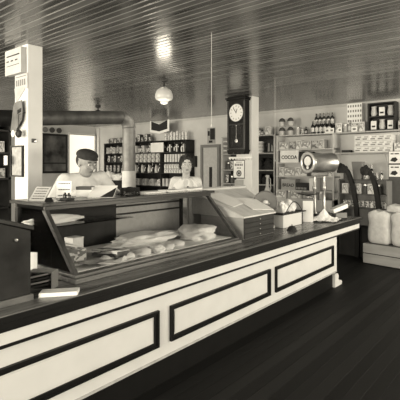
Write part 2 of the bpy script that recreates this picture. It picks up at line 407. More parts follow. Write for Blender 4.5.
# flat white sheets on the case floor
for k, (x, y, a, lab) in enumerate([(-2.58, 1.98, .3, 'white paper sheet lying nearest the dark doors inside the display case'), (-2.72, 2.25, -.2, 'white paper sheet spread in the middle of the display case floor'), (-2.50, 1.72, .7, 'crumpled grey paper sheet beside the striped box in the display case')]):
    b = MB(); M = TR(x, y, ZF + .006 + .007 * k, a); N_ = 7
    grid = [[b.bm.verts.new(M @ Vector((-.16 + .32 * i / N_, -.17 + .34 * j / N_, .008 + .010 * math.sin(i * 1.7 + k) * math.cos(j * 1.3 + k) + R.uniform(-.002, .004)))) for j in range(N_ + 1)] for i in range(N_ + 1)]
    for i in range(N_):
        for j in range(N_): b.bm.faces.new((grid[i][j], grid[i + 1][j], grid[i + 1][j + 1], grid[i][j + 1]))
    o = b.build('paper_sheet', paper_grey if k == 2 else paper, loc=(x, y, ZF)); s_ = o.modifiers.new('thick', 'SOLIDIFY'); s_.thickness = .002
    tag(o, lab, 'paper')
# candy boxes at the near end of the case
def carton(name, M, w, dpt, h, m, label, cat, group=None, lid=None, lidm=None, parent=None, inner=None):
    """open or lidded carton with its own lid part"""
    e = bpy.data.objects.new(name, None); COL.objects.link(e); e.matrix_world = M; e.empty_display_size = .03
    tag(e, label, cat, group)
    t = .004
    b = MB().box(-w / 2, w / 2, -dpt / 2, dpt / 2, 0, t)
    b.box(-w / 2, -w / 2 + t, -dpt / 2, dpt / 2, t, h).box(w / 2 - t, w / 2, -dpt / 2, dpt / 2, t, h)
    b.box(-w / 2 + t, w / 2 - t, -dpt / 2, -dpt / 2 + t, t, h).box(-w / 2 + t, w / 2 - t, dpt / 2 - t, dpt / 2, t, h)
    b.build('box_tray', m, e)
    if lid == 'closed': MB().box(-w / 2 - .003, w / 2 + .003, -dpt / 2 - .003, dpt / 2 + .003, h, h + .006).box(-w / 2 - .003, w / 2 + .003, -dpt / 2 - .003, -dpt / 2 - .0005, h - .02, h).build('lid', lidm or m, e)
    if lid == 'open': MB().box(-w / 2, w / 2, 0, .005, 0, dpt, Matrix.Translation((0, dpt / 2, h)) @ Matrix.Rotation(-.25, 4, 'X')).build('lid', lidm or m, e)
    if inner:
        b = MB()
        for k in range(inner): b.box(-w / 2 + .01 + (w - .02) * k / inner, -w / 2 + .01 + (w - .02) * (k + .7) / inner, -dpt / 2 + .01, dpt / 2 - .01, t, h * .8)
        b.build('packet_row', paper_grey, e)
    return e
carton('candy_box', TR(-2.74, 1.545, ZF + .001, .03), .42, .15, .11, label_c, 'striped cardboard box at the near end of the display case floor', 'box', inner=6)
carton('candy_box', TR(-2.80, 1.70, ZF + .001, .1), .09, .09, .14, white, 'tall white box behind the striped box in the display case', 'box', lid='closed')
carton('cigar_box', TR(-2.50, 1.80, ZF + .03, .35, -.12, 'X'), .2, .16, .04, tone['deep'], 'flat dark box lying on grey paper in the display case', 'box', lid='closed', lidm=label_b)
o = crumple('paper_bundle', (-2.93, 1.62, 1.124), (.12, .42, .055), paper, 'white rolled paper lying on the small glass shelf inside the case', 'paper', seed=15)

# ================================================================= ON TOP OF THE CASE
TZ = GZ1 + .022
def card(name, M, w, h, m, label, cat, ink_rows=0, thick=.004, group=None, dark=None):
    e = bpy.data.objects.new(name, None); COL.objects.link(e); e.matrix_world = M; tag(e, label, cat, group)
    MB().box(-w / 2, w / 2, 0, thick, 0, h).build('card_board', m, e)
    b = MB()
    for k in range(ink_rows):
        z = h * (.85 - .7 * k / max(1, ink_rows - 1)) if ink_rows > 1 else h * .6
        x = -w * .38
        while x < w * .36:
            l = R.uniform(.03, .1) * w; b.box(x, min(x + l, w * .4), -.001, 0, z - h * .028, z + h * .028); x += l + w * .03
    if ink_rows: b.build('lettering', dark or ink, e)
    return e
FACE = math.atan2(CA, SA) - math.pi / 2   # yaw of a panel that looks at -Y turned a little to the aisle
card('price_card', TR(-2.98, 1.72, TZ, .75, -.12, 'X'), .11, .13, paper, 'white price card standing on the case before the man', 'card', 3)
card('price_card', TR(-2.90, 1.47, TZ, .5, -.75, 'X'), .12, .13, paper_grey, 'grey printed card leaning at the near corner of the case top', 'card', 5)
e = card('writing_pad', TR(-2.80, 1.92, TZ, .65, -.95, 'X'), .20, .15, paper, 'white writing pad propped open on the case under the hands of the man', 'notepad', 0)
MB().prism([(0.0, .004), (.098, .004), (.098, .12)], -.0035, -.0005, 'XZ').build('dark_page_corner', ink, e)
carton('card_file', TR(-2.97, 1.90, TZ + .001, .6), .12, .06, .075, paper, 'small white file box standing beside the writing pad on the case', 'box', lid='closed', lidm=tone['deep'])
# ink stand
e = empty('ink_stand', (-2.83, 1.66, TZ), 'small dark ink stand with two bottles on the case top', 'ink stand')
MB().box(-.05, .05, -.03, .03, 0, .012).build('tray', ink, e)
for x in (-.025, .025): MB().lathe([(.015, .012), (.017, .03), (.009, .04), (.009, .05)], (x, 0, 0), 10).build('ink_bottle', bottle_m, e, smooth=True)
# low dark heap beside the sleeve of the man
e = empty('twine_holder', (-2.95, 2.32, TZ), 'low dark wire basket of string on the case by the elbow of the man', 'basket')
b = MB()
for k in range(5): b.tube([(-.07 + .0 * k + .07 * (1 + math.cos(t * .5236)), .09 * math.sin(t * .5236) , .006 + .011 * k) for t in range(13)], .004, 6)
b.build('wire_ring', ink, e)
MB().ball((0, 0, .035), .035, (1.2, 1.5, .8)).build('string_ball', felt, e, smooth=True)
for k, (px, w, lab) in enumerate([(150, .16, 'flat white paper stack on the case top near the stovepipe'), (172, .14, 'flat white paper stack on the case top before the woman'), (190, .15, 'flat white paper stack at the far end of the case top')]):
    p = at(px, 0, X=-2.92)
    tag(MB().box(-w / 2, w / 2, -.12, .12, 0, .012 + .004 * k, TR(-2.92, p.y, TZ, .1 * k)).build('paper_stack', paper), lab, 'paper')

# ================================================================= NEAR END OF THE COUNTER
# dark slant-topped box
e = empty('slant_top_box', (-2.244, 1.108, WT), 'tall dark wooden box with sloping lid at the near end of the counter', 'box')
z0, z1, dz = .035, 1.226 - WT - .03, .057 / .16
L_ = .42
MB().prism([(-L_, z0), (0, z0), (0, z1), (-.16, z1 + .057), (-L_, z1 + .057 + .26 * dz * .3)], -.55, 0, 'YZ').build('box_body', blackwood, e, bevel=.004)
MB().prism([(.012, z1), (.012, z1 + .024), (-.16, z1 + .081), (-L_ - .01, z1 + .081 + .26 * dz * .3), (-L_ - .01, z1 + .057 + .26 * dz * .3), (-.16, z1 + .057)], -.565, .014, 'YZ').build('box_lid', casewood, e, bevel=.004)
MB().box(-.56, .012, -L_ - .01, .01, 0, z0).build('plinth', mat('worn_plinth', .14, .4, .5, 10), e, bevel=.003)
MB().lathe([(.0, 0), (.008, 0), (.008, .012), (.0, .014)], (0, -.08, z1 - .04), 10, Matrix.Rotation(math.pi / 2, 3, 'Y')).build('lid_stud', steel, e)
card('price_card', TR(-2.74, 1.372, WT + .0005, .45), .050, .15, paper, 'narrow blank white card standing between the dark box and the case', 'card')
# open box with packets
e = empty('cigar_box', (-2.40, 1.245, WT), 'open dark box of slanting packets in front of the display case end', 'box', rz=.62)
MB().box(-.075, .075, .05, .056, 0, .105).box(-.075, -.069, -.02, .05, 0, .105).box(.069, .075, -.02, .05, 0, .105).box(-.069, .069, -.02, .05, 0, .006).box(-.069, .069, -.02, .05, .099, .105).build('box_tray', tone['middle'], e)
for k in range(4):
    MB().box(-.062, .05, -.015, .045, 0, .010, Matrix.Translation((0, 0, .016 + .02 * k)) @ Matrix.Rotation(-.22, 4, 'Y')).build('slanting_packet', tone['pale' if k % 2 else 'deep'], e)
b = MB().box(-.10, .10, -.04, .04, 0, .022).build('flat_packet', paper); b.matrix_world = TR(-2.215, 1.255, WT, .85)
tag(b, 'flat white packet lying at the counter edge beside the open dark box', 'packet')

# ================================================================= BEYOND THE CASE: drawer chest with sloping glazed lid
e = empty('drawer_chest', (-2.39, 3.24, WT), 'low wooden chest of narrow drawers with a sloping pale lid on the counter', 'chest')
W_, D_, H_ = .55, .56, .21
MB().box(-.012, 0.001, .004, W_ - .004, .003, H_ - .002).build('drawer_surround', shelfdark, e)
MB().box(-D_, 0, 0, W_, 0, H_).build('chest_body', lightwood, e, bevel=.003)
for k in range(4):
    z = .006 + k * .0505
    dr = MB().box(0, .010, .006, W_ - .006, z, z + .047).build('drawer', mat('drawer_dark', .03, .45, .5, 9), e, bevel=.002)
    MB().lathe([(.004, 0), (.007, .008), (0, .012)], (.010, W_ / 2, z + .021), 8, Matrix.Rotation(math.pi / 2, 3, 'Y')).build('knob', steel, dr)
MB().hexa([Vector(v) for v in ((-D_ - .12, -.01, H_), (.02, -.01, H_), (.02, W_ + .02, H_), (-D_ - .12, W_ + .42, H_), (-D_ - .12, -.01, H_ + .235), (.02, -.01, H_ + .015), (.02, W_ + .02, H_ + .015), (-D_ - .12, W_ + .42, H_ + .235))]).build('sloping_lid', mat('pale_lid', .72, .5, .25, 7, stretch=(1, 3, 1)), e, bevel=.003)
MB().box(-D_ - .15, -D_ - .12, -.05, W_ + .44, H_ - .2, H_ + .255).build('back_board', shelfwood, e)
b = MB()
for k in range(33): b.box(-D_ - .15, -D_ - .12, -.04 + k * .031, -.04 + k * .031 + .016, H_ + .255, H_ + .268)
b.build('toothed_edge', paper_grey, e)
for k, (x, y, a, lab) in enumerate([(-2.78, 3.46, .2, 'white paper sheet lying on the sloping lid nearest the glass case'), (-2.60, 3.72, -.25, 'white paper sheet hanging over the edge of the sloping lid beside the disc')]):
    tl = math.atan2(.22, D_ + .14)
    o = MB().box(-.17, .17, -.15, .15, 0, .004).build('paper_sheet', paper); zz = WT + H_ + .015 + (-2.37 - x) * math.tan(tl)
    o.matrix_world = Matrix.Translation((x, y, zz + .006)) @ Matrix.Rotation(tl, 4, 'Y') @ Rz(a)
    tag(o, lab, 'paper')

# ---- slicer with a large round disc
e = empty('meat_slicer', (-2.8, 4.1, WT), 'hand meat slicer with a large round grey disc on the counter', 'slicer', rz=0)
cdisc = at(265.5, 203, X=-2.60); r = .142
MD = Matrix.Rotation(math.radians(80), 3, 'X')
MD = (Matrix.Rotation(math.radians(33), 3, 'Z') @ MD)
def loc(p): return Vector(p) - Vector(e.location)
lc = loc(cdisc)
MB().lathe([(0, -.012), (r * .9, -.012), (r, -.004), (r, .006), (r * .93, .012), (r * .88, .006), (r * .3, .008), (r * .28, .02), (0, .022)], lc, 40, MD).build('round_disc', mat('disc_grey', .2, .5, .3, 8, metal=.2), e, smooth=False)
MB().lathe([(.03, 0.02), (.034, .035), (.02, .05), (0, .052)], lc, 16, MD).build('hub', white, e, smooth=True)
MB().lathe([(.012, .02), (.012, .07), (0, .075)], lc + Vector((.045, 0, -.01)), 10, MD).build('handle', steel, e)
MB().box(-.10, .25, -.12, -.02, 0, .03).box(lc.x - .05, lc.x + .03, lc.y + .015, lc.y + .06, .03, lc.z - .02).build('slicer_base', white, e, bevel=.008)
MB().box(-.25, .05, .0, .30, .0, .15).build('carriage', mat('enamel_grey', .5, .35, .1), e, bevel=.012)

# white box with dark tray and crumpled goods
e = empty('white_stand', (-2.45, 4.10, WT), 'square white stand carrying a dark tray beside the slicer disc', 'stand')
MB().box(-.26, 0, 0, .44, 0, .155).build('stand_body', white, e, bevel=.006)
MB().box(-.30, .03, -.05, .5, .155, .168).build('tray_board', shelfdark, e, bevel=.003)
for k, (x, y, s) in enumerate([(-2.55, 4.22, .15), (-2.56, 4.4, .16), (-2.62, 4.53, .13)]):
    crumple('paper_parcel', (x, y, WT + .168), (s, s, .13), paper, ['white paper parcel on the dark tray, next to the slicer disc', 'white paper parcel in the middle of the dark tray', 'white paper parcel on the dark tray, next to the scale'][k], 'parcel', seed=20 + k)
b = MB(); b.tube([(-2.44, 4.13 + .40 * t / 10, WT + .172 + .12 * math.sin(math.pi * t / 10)) for t in range(11)], .005, 6)
tag(b.build('wire_handle', ink), 'dark wire hoop arching over the tray of parcels', 'wire')
# counter bell
p = on(292, 234, WT)
e = empty('counter_bell', (FX - .05, 4.02, WT), 'small dark domed counter bell at the front edge of the worktop', 'bell')
e.location = (-2.30, at(292, 0, X=-2.30).y, WT)
MB().lathe([(.058, 0), (.06, .008), (.05, .012), (.045, .03), (.03, .048), (0, .056)], (0, 0, 0), 20).build('bell_dome', ink, e, smooth=True)
MB().lathe([(.006, .054), (.008, .066), (0, .07)], (0, 0, 0), 8).build('plunger', steel, e)
# upright white box
p = at(308, 217, Z=WT)
carton('flour_box', TR(-2.50, 4.80, WT + .001, .45), .13, .11, .29, paper, 'upright plain white box on the counter between tray and scale', 'box', lid='closed', lidm=tone['middle'])
# paper heap
p = at(327, 218, Z=WT)
b = MB(); N_ = 22; g = []
for i_ in range(N_ + 1):
    g.append([])
    for j_ in range(N_ + 1):
        x, y = -.19 + .40 * i_ / N_, -.17 + .34 * j_ / N_; rr_ = math.hypot(x * .9, y)
        z = .155 * math.exp(-(rr_ / .075) ** 1.3) + .03 * abs(mnoise.noise(Vector((x * 16, y * 16, 1)))) + .02 * abs(mnoise.noise(Vector((x * 40, y * 40, 3)))) + .002
        e_ = 1 + .25 * mnoise.noise(Vector((x * 9, y * 9, 7)))
        g[-1].append(b.bm.verts.new(Vector((-2.36 + x * e_ * .85 - y * .2, 4.98 + y * e_ + x * .3, WT + z))))
for i_ in range(N_):
    for j_ in range(N_): b.bm.faces.new((g[i_][j_], g[i_ + 1][j_], g[i_ + 1][j_ + 1], g[i_][j_ + 1]))
tag(b.build('paper_heap', paper, loc=(-2.36, 4.98, WT)), 'peaked heap of crumpled white paper on the counter below the scale', 'paper').modifiers.new('thick', 'SOLIDIFY').thickness = .0015
carton('paper_roll_box', TR(-2.335, 5.40, WT + .105, 1.15, -.25, 'Y'), .26, .09, .05, paper, 'long white box tilted up behind the paper heap at the counter end', 'box', lid='closed')
tag(MB().box(-.10, .10, -.05, .05, 0, .07).build('packing_block', tone['middle'], loc=(0, 0, 0)), 'grey block under the tilted white box at the counter end', 'block').matrix_world = TR(-2.335, 5.40, WT, 1.15)
p = at(308, 224, Z=WT)
tag(MB().box(-.07, .07, -.11, .11, 0, .01).build('dark_tray', shelfdark), 'thin dark tray lying near the far end of the worktop', 'tray').matrix_world = TR(-2.24, 5.22, WT, .15)

# ---- computing scale with barrel
SX, SY = -2.62, 5.08
e = empty('barrel_scale', (SX, SY, WT), 'tall counter scale with a big horizontal steel barrel and round dial', 'scale')
ax = math.radians(70)
A = Vector((math.cos(ax), math.sin(ax), 0)); cz = 1.585 - WT
MA = Matrix.Rotation(ax - math.pi / 2, 3, 'Z') @ Matrix.Rotation(-math.pi / 2, 3, 'X')   # +Z -> along the axis
c0 = Vector(at(308, 161, X=-2.62)) - Vector(e.location); c0.z = cz
c0.x = 0
MB().lathe([(.10, 0), (.135, .0), (.142, .012), (.142, .035), (.128, .045), (.128, .44), (.135, .45), (.12, .47), (.05, .49), (0, .49)], c0, 32, MA).build('barrel', steel, e, smooth=True)
MB().lathe([(.142, .0), (.146, -.012), (.125, -.02), (.105, -.012), (.102, .004)], c0, 32, MA, ring=True).build('barrel_ring', mat('ring_bright', .62, .3, metal=.5), e, smooth=True)
MB().lathe([(0, -.004), (.10, -.004), (.10, .0)], c0, 24, MA).build('barrel_face', steel_dark, e)
MB().lathe([(0, -.016), (.062, -.014), (.066, -.006), (.06, -.004)], c0 + Vector((0, 0, .018)), 24, MA).build('dial', dial_m, e)
MB().lathe([(0, -.014), (.022, -.012), (.022, -.004)], c0 + Vector((0, 0, -.07)), 14, MA).build('small_dial', dial_m, e)
cm = c0 + A * .22
for s in (-.1, 0.08):
    q = cm + A * s
    MB().lathe([(.045, 0), (.04, .02), (.022, .05), (.018, .30), (.028, .33), (.028, .36), (.018, .38), (.016, cz - .14), (.03, cz - .12)], (q.x, q.y, .07), 14).build('column', mat('nickel', .28, .3, metal=.8) if s < 0 else steel, e, smooth=True)
MB().box(-.13, .13, -.16, .20, 0, .07, Matrix.Translation((cm.x, cm.y, 0)) @ Rz(ax - math.pi / 2)).build('scale_base', steel_dark, e, bevel=.015)
MB().box(-.05, .05, -.2, .12, cz - .19, cz - .13, Matrix.Translation((cm.x, cm.y, 0)) @ Rz(ax - math.pi / 2)).build('barrel_cradle', steel_dark, e, bevel=.01)
MB().lathe([(.02, .30), (.03, .31), (.15, .33), (.16, .345), (.155, .345), (0, .335)], (cm.x - .12, cm.y - .12, 0), 28).build('weighing_pan', steel_dark, e, smooth=True)
MB().lathe([(.02, .07), (.02, .31)], (cm.x - .12, cm.y - .12, 0), 12).build('pan_post', steel, e)

# ================================================================= PILLAR THINGS
# regulator clock on the far post
cc = at(237.5, 113, Y=QY - .10)
e = empty('regulator_clock', (cc.x, QY, 1.62), 'tall dark wooden wall clock with a white round dial high on the post', 'clock')
w, zt, zb = .185, at(237, 98, Y=QY - .08).z - 1.62, at(237, 153, Y=QY - .08).z - 1.62
MB().box(-w + .01, w - .01, -.13, 0, zb + .04, zt - .04).build('clock_case', darkp, e, bevel=.004)
MB().box(-w - .012, w + .012, -.155, 0, zt - .05, zt - .02).box(-w - .03, w + .03, -.17, 0, zt - .02, zt).prism([(-w, zt), (w, zt), (w * .85, zt + .02), (-w * .85, zt + .02)], -.15, 0, 'XZ').build('cornice', darkp, e, bevel=.004)
MB().box(-w, -w + .035, -.145, -.13, zb + .06, zt - .06).box(w - .035, w, -.145, -.13, zb + .06, zt - .06).box(-w + .035, w - .035, -.145, -.13, zt - .46, zt - .44).box(-w + .035, w - .035, -.145, -.13, zb + .06, zb + .08).build('door_moulding', mat('clock_moulding', .025, .35, spec=.3), e, bevel=.003)
b = MB(); poly = [(-w - .01, zb + .05), (w + .01, zb + .05), (w - .01, zb + .01)]
nn = 8
for k in range(nn + 1):
    x = w - .02 - (2 * w - .04) * k / nn; poly.append((x, zb - .02 if k % 2 == 0 else zb + .012))
poly.append((-w + .01, zb + .01))
b.prism(poly, -.15, 0, 'XZ').build('carved_base', darkp, e)
dz_ = cc.z - 1.62
MY = Matrix.Rotation(math.pi / 2, 3, 'X')
dl = MB().lathe([(0, 0), (.148, 0), (.148, .006), (0, .007)], (0, -.132, dz_), 36, MY).build('dial', dial_m, e)
MB().lathe([(.146, .0), (.16, .0), (.16, .012), (.146, .014)], (0, -.132, dz_), 36, MY, ring=True).build('dial_ring', ink, e)
b = MB()
for k in range(12):
    a = k * math.pi / 6; M = Matrix.Translation((0, -.141, dz_)) @ Matrix.Rotation(a, 4, 'Y')
    b.box(-.004, .004, 0, .002, .095, .125, M)
b.build('hour_marks', greyink, dl); COL.objects[-1].location = (0, 0, 0)
for a, l in ((math.radians(20), .07), (math.radians(-35), .10)):
    MB().box(-.005, .005, 0, .002, -.01, l, Matrix.Translation((0, -.143, dz_)) @ Matrix.Rotation(a, 4, 'Y')).build('hand', ink, dl)
MB().box(-.11, .11, -.132, -.1305, zb + .10, dz_ - .19).build('pendulum_glass', bottle_m, e)
MB().lathe([(0, 0), (.03, 0), (.03, .004), (0, .006)], (.0, -.134, zb + .2), 18, MY).build('pendulum_bob', steel, e)
MB().box(-.003, .003, -.137, -.135, zb + .2, dz_ - .2).build('pendulum_rod', steel, e)

# scalloped white cloth and printed poster below the clock
y_ = QY
a_, b_ = at(231, 157, Y=y_), at(250, 190, Y=y_)
po = at(239, 160, Y=y_); pl = at(233.5, 160, Y=y_).x; pr = at(245, 160, Y=y_).x; pt = po.z; pb = at(239, 178.5, Y=y_).z
e = empty('grocery_poster', ((pl + pr) / 2, y_ - .002, pb), 'white printed poster with a round emblem pinned below the clock', 'poster')
hw, hh = (pr - pl) / 2, pt - pb
MB().box(-hw, hw, -.004, 0, 0, hh).build('poster_sheet', paper, e)
MB().box(-hw, hw, -.006, -.004, hh - .012, hh).box(-hw, hw, -.006, -.004, 0, .014).box(hw - .012, hw, -.006, -.004, .014, hh - .012).box(-hw, -hw + .006, -.006, -.004, .014, hh - .012).build('border_line', ink, e)
b = MB()
x = -hw * .72
for k in range(5):
    b.box(x, x + hw * .2, -.006, -.004, hh * .68, hh * .80) ; x += hw * .29
for k in range(3): b.box(-hw * .35 + k * hw * .26, -hw * .2 + k * hw * .26, -.006, -.004, hh * .53, hh * .6)
b.box(-hw * .5, hw * .5, -.006, -.004, hh * .87, hh * .9)
b.build('lettering', greyink, e)
MB().lathe([(.03, 0), (.055, 0), (.055, .002), (.03, .002)], (0, -.004, hh * .28), 24, MY, ring=True).build('emblem_ring', greyink, e)
MB().lathe([(0, 0), (.022, 0), (.022, .002), (0, .002)], (0, -.004, hh * .28), 16, MY).build('emblem_centre', ink, e)
tag(MB().box(pl + .03, pr - .03, y_ - .008, y_ - .001, pb - .15, pb - .02).build('calendar_sheet', paper_grey), 'small grey sheet pinned to the post under the emblem poster', 'paper')
b = MB(); hp = [(a_.x - .03, a_.z), (QX + .01, a_.z)]
sc = []
for k in range(17):
    x = QX + .01 - (QX + .01 - (a_.x - .03)) * k / 16; sc.append((x, a_.z - .05 if k % 2 else a_.z - .02))
b.prism(hp + sc, y_ - .03, y_ - .01, 'XZ'); tag(b.build('scalloped_edging', paper), 'white scalloped shelf paper hanging directly below the clock', 'paper edging')
# signs on the near post (street side face)
def colsign(px0, px1, py0, py1, nm, lab, rows, th=.02, m=None, tones=ink, skew=0.0):
    a, b2 = at(px0, py0, Y=PY), at(px1, py1, Y=PY)
    e = empty(nm, ((a.x + b2.x) / 2, PY - .001, b2.z), lab, 'sign')
    hw, hh = (b2.x - a.x) / 2, a.z - b2.z
    MB().prism([(-hw, -skew), (hw, 0), (hw, hh), (-hw, hh - skew)], -th, 0, 'XZ').build('sign_board', m or mat('aged_sign', .46, .7, .15, 12), e)
    b = MB()
    for z, h_, n_ in rows:
        for k in range(n_):
            x0 = -hw * .8 + 1.6 * hw * k / n_; x1 = x0 + 1.6 * hw / n_ * (.55 if n_ > 1 else 1)
            z0 = hh * z - skew * .5
            b.prism([(x0, z0 - skew * .4 * (1 - (k / n_))), (x1, z0 - skew * .4 * (1 - k / n_)), (x1, z0 + hh * h_ - skew * .4 * (1 - k / n_)), (x0, z0 + hh * h_ - skew * .4 * (1 - k / n_))], -th - .002, -th, 'XZ')
    b.build('lettering', tones, e)
    return e
colsign(10.5, 26.5, 53, 73, 'box_sign', 'white projecting box sign with two dark lines high on the near pillar', [(.72, .05, 1), (.52, .05, 3), (.35, .02, 1)], th=.05)
colsign(15.5, 28, 76, 88, 'paper_sign', 'white lettered paper sign below the projecting box sign on the pillar', [(.25, .4, 5), (.82, .05, 1)], th=.004, tones=greyink, skew=.0)
a, b2 = at(15, 89, Y=PY), at(25, 102, Y=PY)
tag(MB().prism([(a.x, a.z), (b2.x, a.z), (b2.x, a.z - .03), (a.x + .03, b2.z)], PY - .006, PY - .001, 'XZ').build('pennant', paper_grey), 'small grey triangular pennant pinned on the near pillar', 'pennant')
pts = [(22, 100), (23, 110), (22, 120), (16, 131), (11, 131), (12.5, 120), (13.5, 108), (15, 103)]
qq = [at(x, y, Y=PY - .03) for x, y in pts]
e = empty('hanging_banner', (qq[0].x, PY - .03, qq[0].z), 'grey curved banner hanging from the near pillar above the little dial', 'banner')
MB().prism([(q.x - qq[0].x, q.z - qq[0].z) for q in qq], -.006, 0, 'XZ').build('banner_cloth', mat('banner_grey', .2, .8, .3, 14), e)
b = MB()
for k in range(4): b.box(-.075 + k * .02, -.063 + k * .02, -.009, -.006, -.13 + .005 * k, -.09 + .005 * k)
b.build('lettering', ink, e)
g = at(12.5, 133.5, Y=PY - .09)
e = empty('hanging_dial', (g.x, PY - .05, g.z), 'little round white dial with dark rim hanging beside the near pillar', 'dial')
MB().lathe([(0, 0), (.03, 0), (.033, .008), (0, .012)], (0, -.03, 0), 22, MY).build('dial_face', dial_m, e)
MB().ball((.035, 0, 0), .04, (1, .6, 1)).build('dark_housing', ink, e, smooth=True)
MB().tube([(.03, .0, .03), (.03, .0, .18), (.08, .04, .2)], .004, 6).build('bracket', ink, e)
a, b2 = at(10, 146, Y=PY - .02), at(22, 177, Y=PY - .02)
e = empty('framed_notice', ((a.x + b2.x) / 2, PY - .0, b2.z), 'narrow dark framed notice hung low on the near pillar', 'frame')
hw, hh = (b2.x - a.x) / 2, a.z - b2.z
MB().box(-hw, -hw + .014, -.02, 0, 0, hh).box(hw - .014, hw, -.02, 0, 0, hh).box(-hw + .014, hw - .014, -.02, 0, 0, .014).box(-hw + .014, hw - .014, -.02, 0, hh - .014, hh).build('frame', ink, e)
MB().box(-hw + .014, hw - .014, -.008, -.001, .014, hh - .014).build('notice_sheet', mat('notice_grey', .42, .6, .4, 30), e)
g = at(33.5, 141, X=PX)
e = empty('light_switch', (PX, g.y, g.z), 'small dark light switch on the blank side of the near pillar', 'switch')
MB().box(0, .012, -.02, .02, -.016, .022).build('switch_plate', tone['deep'], e, bevel=.003)
MB().box(.012, .026, -.004, .016, -.01, .002).build('toggle', steel, e)

# ================================================================= STOVEPIPE
pv = Vector((-4.48, 3.51, 0)); rp = .083
e = empty('stovepipe', (pv.x, pv.y, 0), 'mottled metal stovepipe rising behind the counter and bending towards the near pillar', 'stovepipe')
MB().lathe([(rp, 1.42), (rp, 1.70), (rp + .003, 1.70), (rp + .003, 1.72), (rp, 1.72), (rp, 2.04)], (0, 0, 0), 28).build('upright_pipe', pipe_m, e, smooth=False)
arc = [(0, -.13 + .13 * math.cos(t), 2.04 + .13 * math.sin(t)) for t in [i * math.pi / 2 / 7 for i in range(8)]]
arc = [(0, -(.13 - .13 * math.cos(t)), 2.04 + .13 * math.sin(t)) for t in [i * math.pi / 2 / 7 for i in range(8)]]
MB().tube(arc, rp + .004, 28).build('elbow', pipe_m, e, smooth=True)
endp = (.03, -3.4, 1.86)
MB().tube([(0, -.13, 2.17), (.005, -1.2, 2.065), (.01, -1.25, 2.06)], rp, 28).build('level_pipe', pipe_d, e, smooth=True)
MB().tube([(.01, -1.25, 2.06), endp], rp + .002, 28).build('dark_pipe_run', mat('pipe_black', .03, .5), e, smooth=True)  # last run of the pipe in near-black
MB().lathe([(rp + .006, 0.02), (rp + .006, 1.44), (rp + .012, 1.44), (rp + .012, 1.47), (rp, 1.47)], (0, 0, 0), 28).build('white_pipe_jacket', mat('jacket_white', .6, .7, .2, 10), e, smooth=False)
MB().lathe([(rp + .05, 0), (rp + .05, .02), (rp + .0, .03)], (0, 0, 0), 28).build('floor_collar', steel_dark, e)

# ================================================================= CEILING LAMPS and strings
e = empty('globe_ceiling_lamp', (at(164, 0, Y=3.85).x, 3.85, ZC), 'white glass schoolhouse globe lamp on a short ceiling stem', 'ceiling lamp')
MB().lathe([(.0, 0), (.05, 0), (.052, -.015), (.02, -.035), (.014, -.04), (.014, -.10), (0, -.10)][::-1], (0, 0, 0), 20).build('stem', steel_dark, e, smooth=True)
MB().lathe([(.03, -.09), (.055, -.10), (.055, -.13), (.045, -.13)], (0, 0, 0), 20).build('fitter', steel, e, smooth=True)
MB().lathe([(.046, -.118), (.07, -.122), (.10, -.15), (.118, -.20), (.120, -.235), (.108, -.265), (.07, -.28), (.055, -.29), (.05, -.315), (.03, -.325), (0, -.328)][::-1], (0, 0, 0), 28).build('glass_globe', globe_m, e, smooth=True)
l_ = at(98, 0, Y=4.78)
e = empty('dark_ceiling_lamp', (l_.x, 4.78, ZC), 'small dark bell-shaped ceiling lamp above the stovepipe', 'ceiling lamp')
MB().lathe([(.05, 0), (.05, -.03), (.012, -.04), (.012, -.07), (.03, -.08), (.06, -.10), (.13, -.17), (.125, -.172), (.05, -.11), (.0, -.095)], (0, 0, 0), 22).build('lamp_shade', ink, e, smooth=True)
MB().ball((0, 0, -.15), .035).build('bulb', globe_m, e, smooth=True)
def string(px, X, zb, lab):
    p = at(px, 100, X=X); b = MB(); b.tube([(p.x, p.y, ZC), (p.x, p.y, (ZC + zb) / 2), (p.x, p.y, zb)], .0022, 6)
    e = empty('hanging_string', (p.x, p.y, ZC), lab, 'string'); o = b.build('cord', string_m, e); o.location = (-p.x, -p.y, -ZC)
    MB().lathe([(0, 0), (.006, 0), (.008, -.02), (0, -.025)][::-1], (0, 0, zb - ZC), 8).build('knot', string_m, e)
string(211.5, -2.35, 1.90, 'pale string hanging from the ceiling above the glass case')
string(275, -2.93, 1.62, 'pale string hanging from the ceiling above the drawer chest')

# ================================================================= BACK SHELVES
SY0, SY1 = 7.10, YB
def shelf_unit(name, lab, x0, x1, levels, uprights, mb, mback, top=2.2, y0=SY0, board=.022, base=.9, basem=None):
    e = empty(name, ((x0 + x1) / 2, YB, 0), lab, 'shelf unit'); ox = e.location
    def P(b, nm, m): o = b.build(nm, m, e); o.location = (-ox.x, -ox.y, 0); return o
    P(MB().box(x0, x1, SY1 - .02, SY1 - .001, 0, top), 'back_panel', mback)
    for u in uprights: P(MB().box(u - .015, u + .015, y0, SY1 - .02, 0, top), 'upright', mb)
    for z in levels: P(MB().box(x0, x1, y0 - .004, SY1 - .02, z - board, z), 'shelf_board', mb)
    P(MB().box(x0, x1, y0 - .10, SY1 - .02, 0, base), 'base_cupboard', basem or mb)
    return e
def X_at(px, Y=SY0): return at(px, 0, Y=Y).x
def Z_at(px, py, Y=SY0): return at(px, py, Y=Y).z
A0, A1, AM = X_at(104), X_at(186), X_at(160.5)
LV = [1.02, 1.35, 1.62, 1.87, 2.16]
shelf_unit('canned_goods_shelving', 'wide dark shelving of canned goods and bottles behind the stovepipe', A0, A1, LV, [A0 + .015, X_at(131), AM, A1 - .015], shelfdark, shelfdark, top=2.16)
B0, B1 = X_at(221.5), X_at(276)
B_LV = [1.15, 1.45, 1.80, 2.17]
shelf_unit('open_wall_shelving', 'dark open shelving with pale boards on either side of the clock post', B0, B1 - .03, B_LV, [B0 + .03, B1 - .045], mat('shelf_grey', .4, .6, .15), shelfdark, top=2.17)
C0, C1 = B1, X_at(334)
C_LV = [1.06, 1.335, 1.60, 1.86, 2.145]
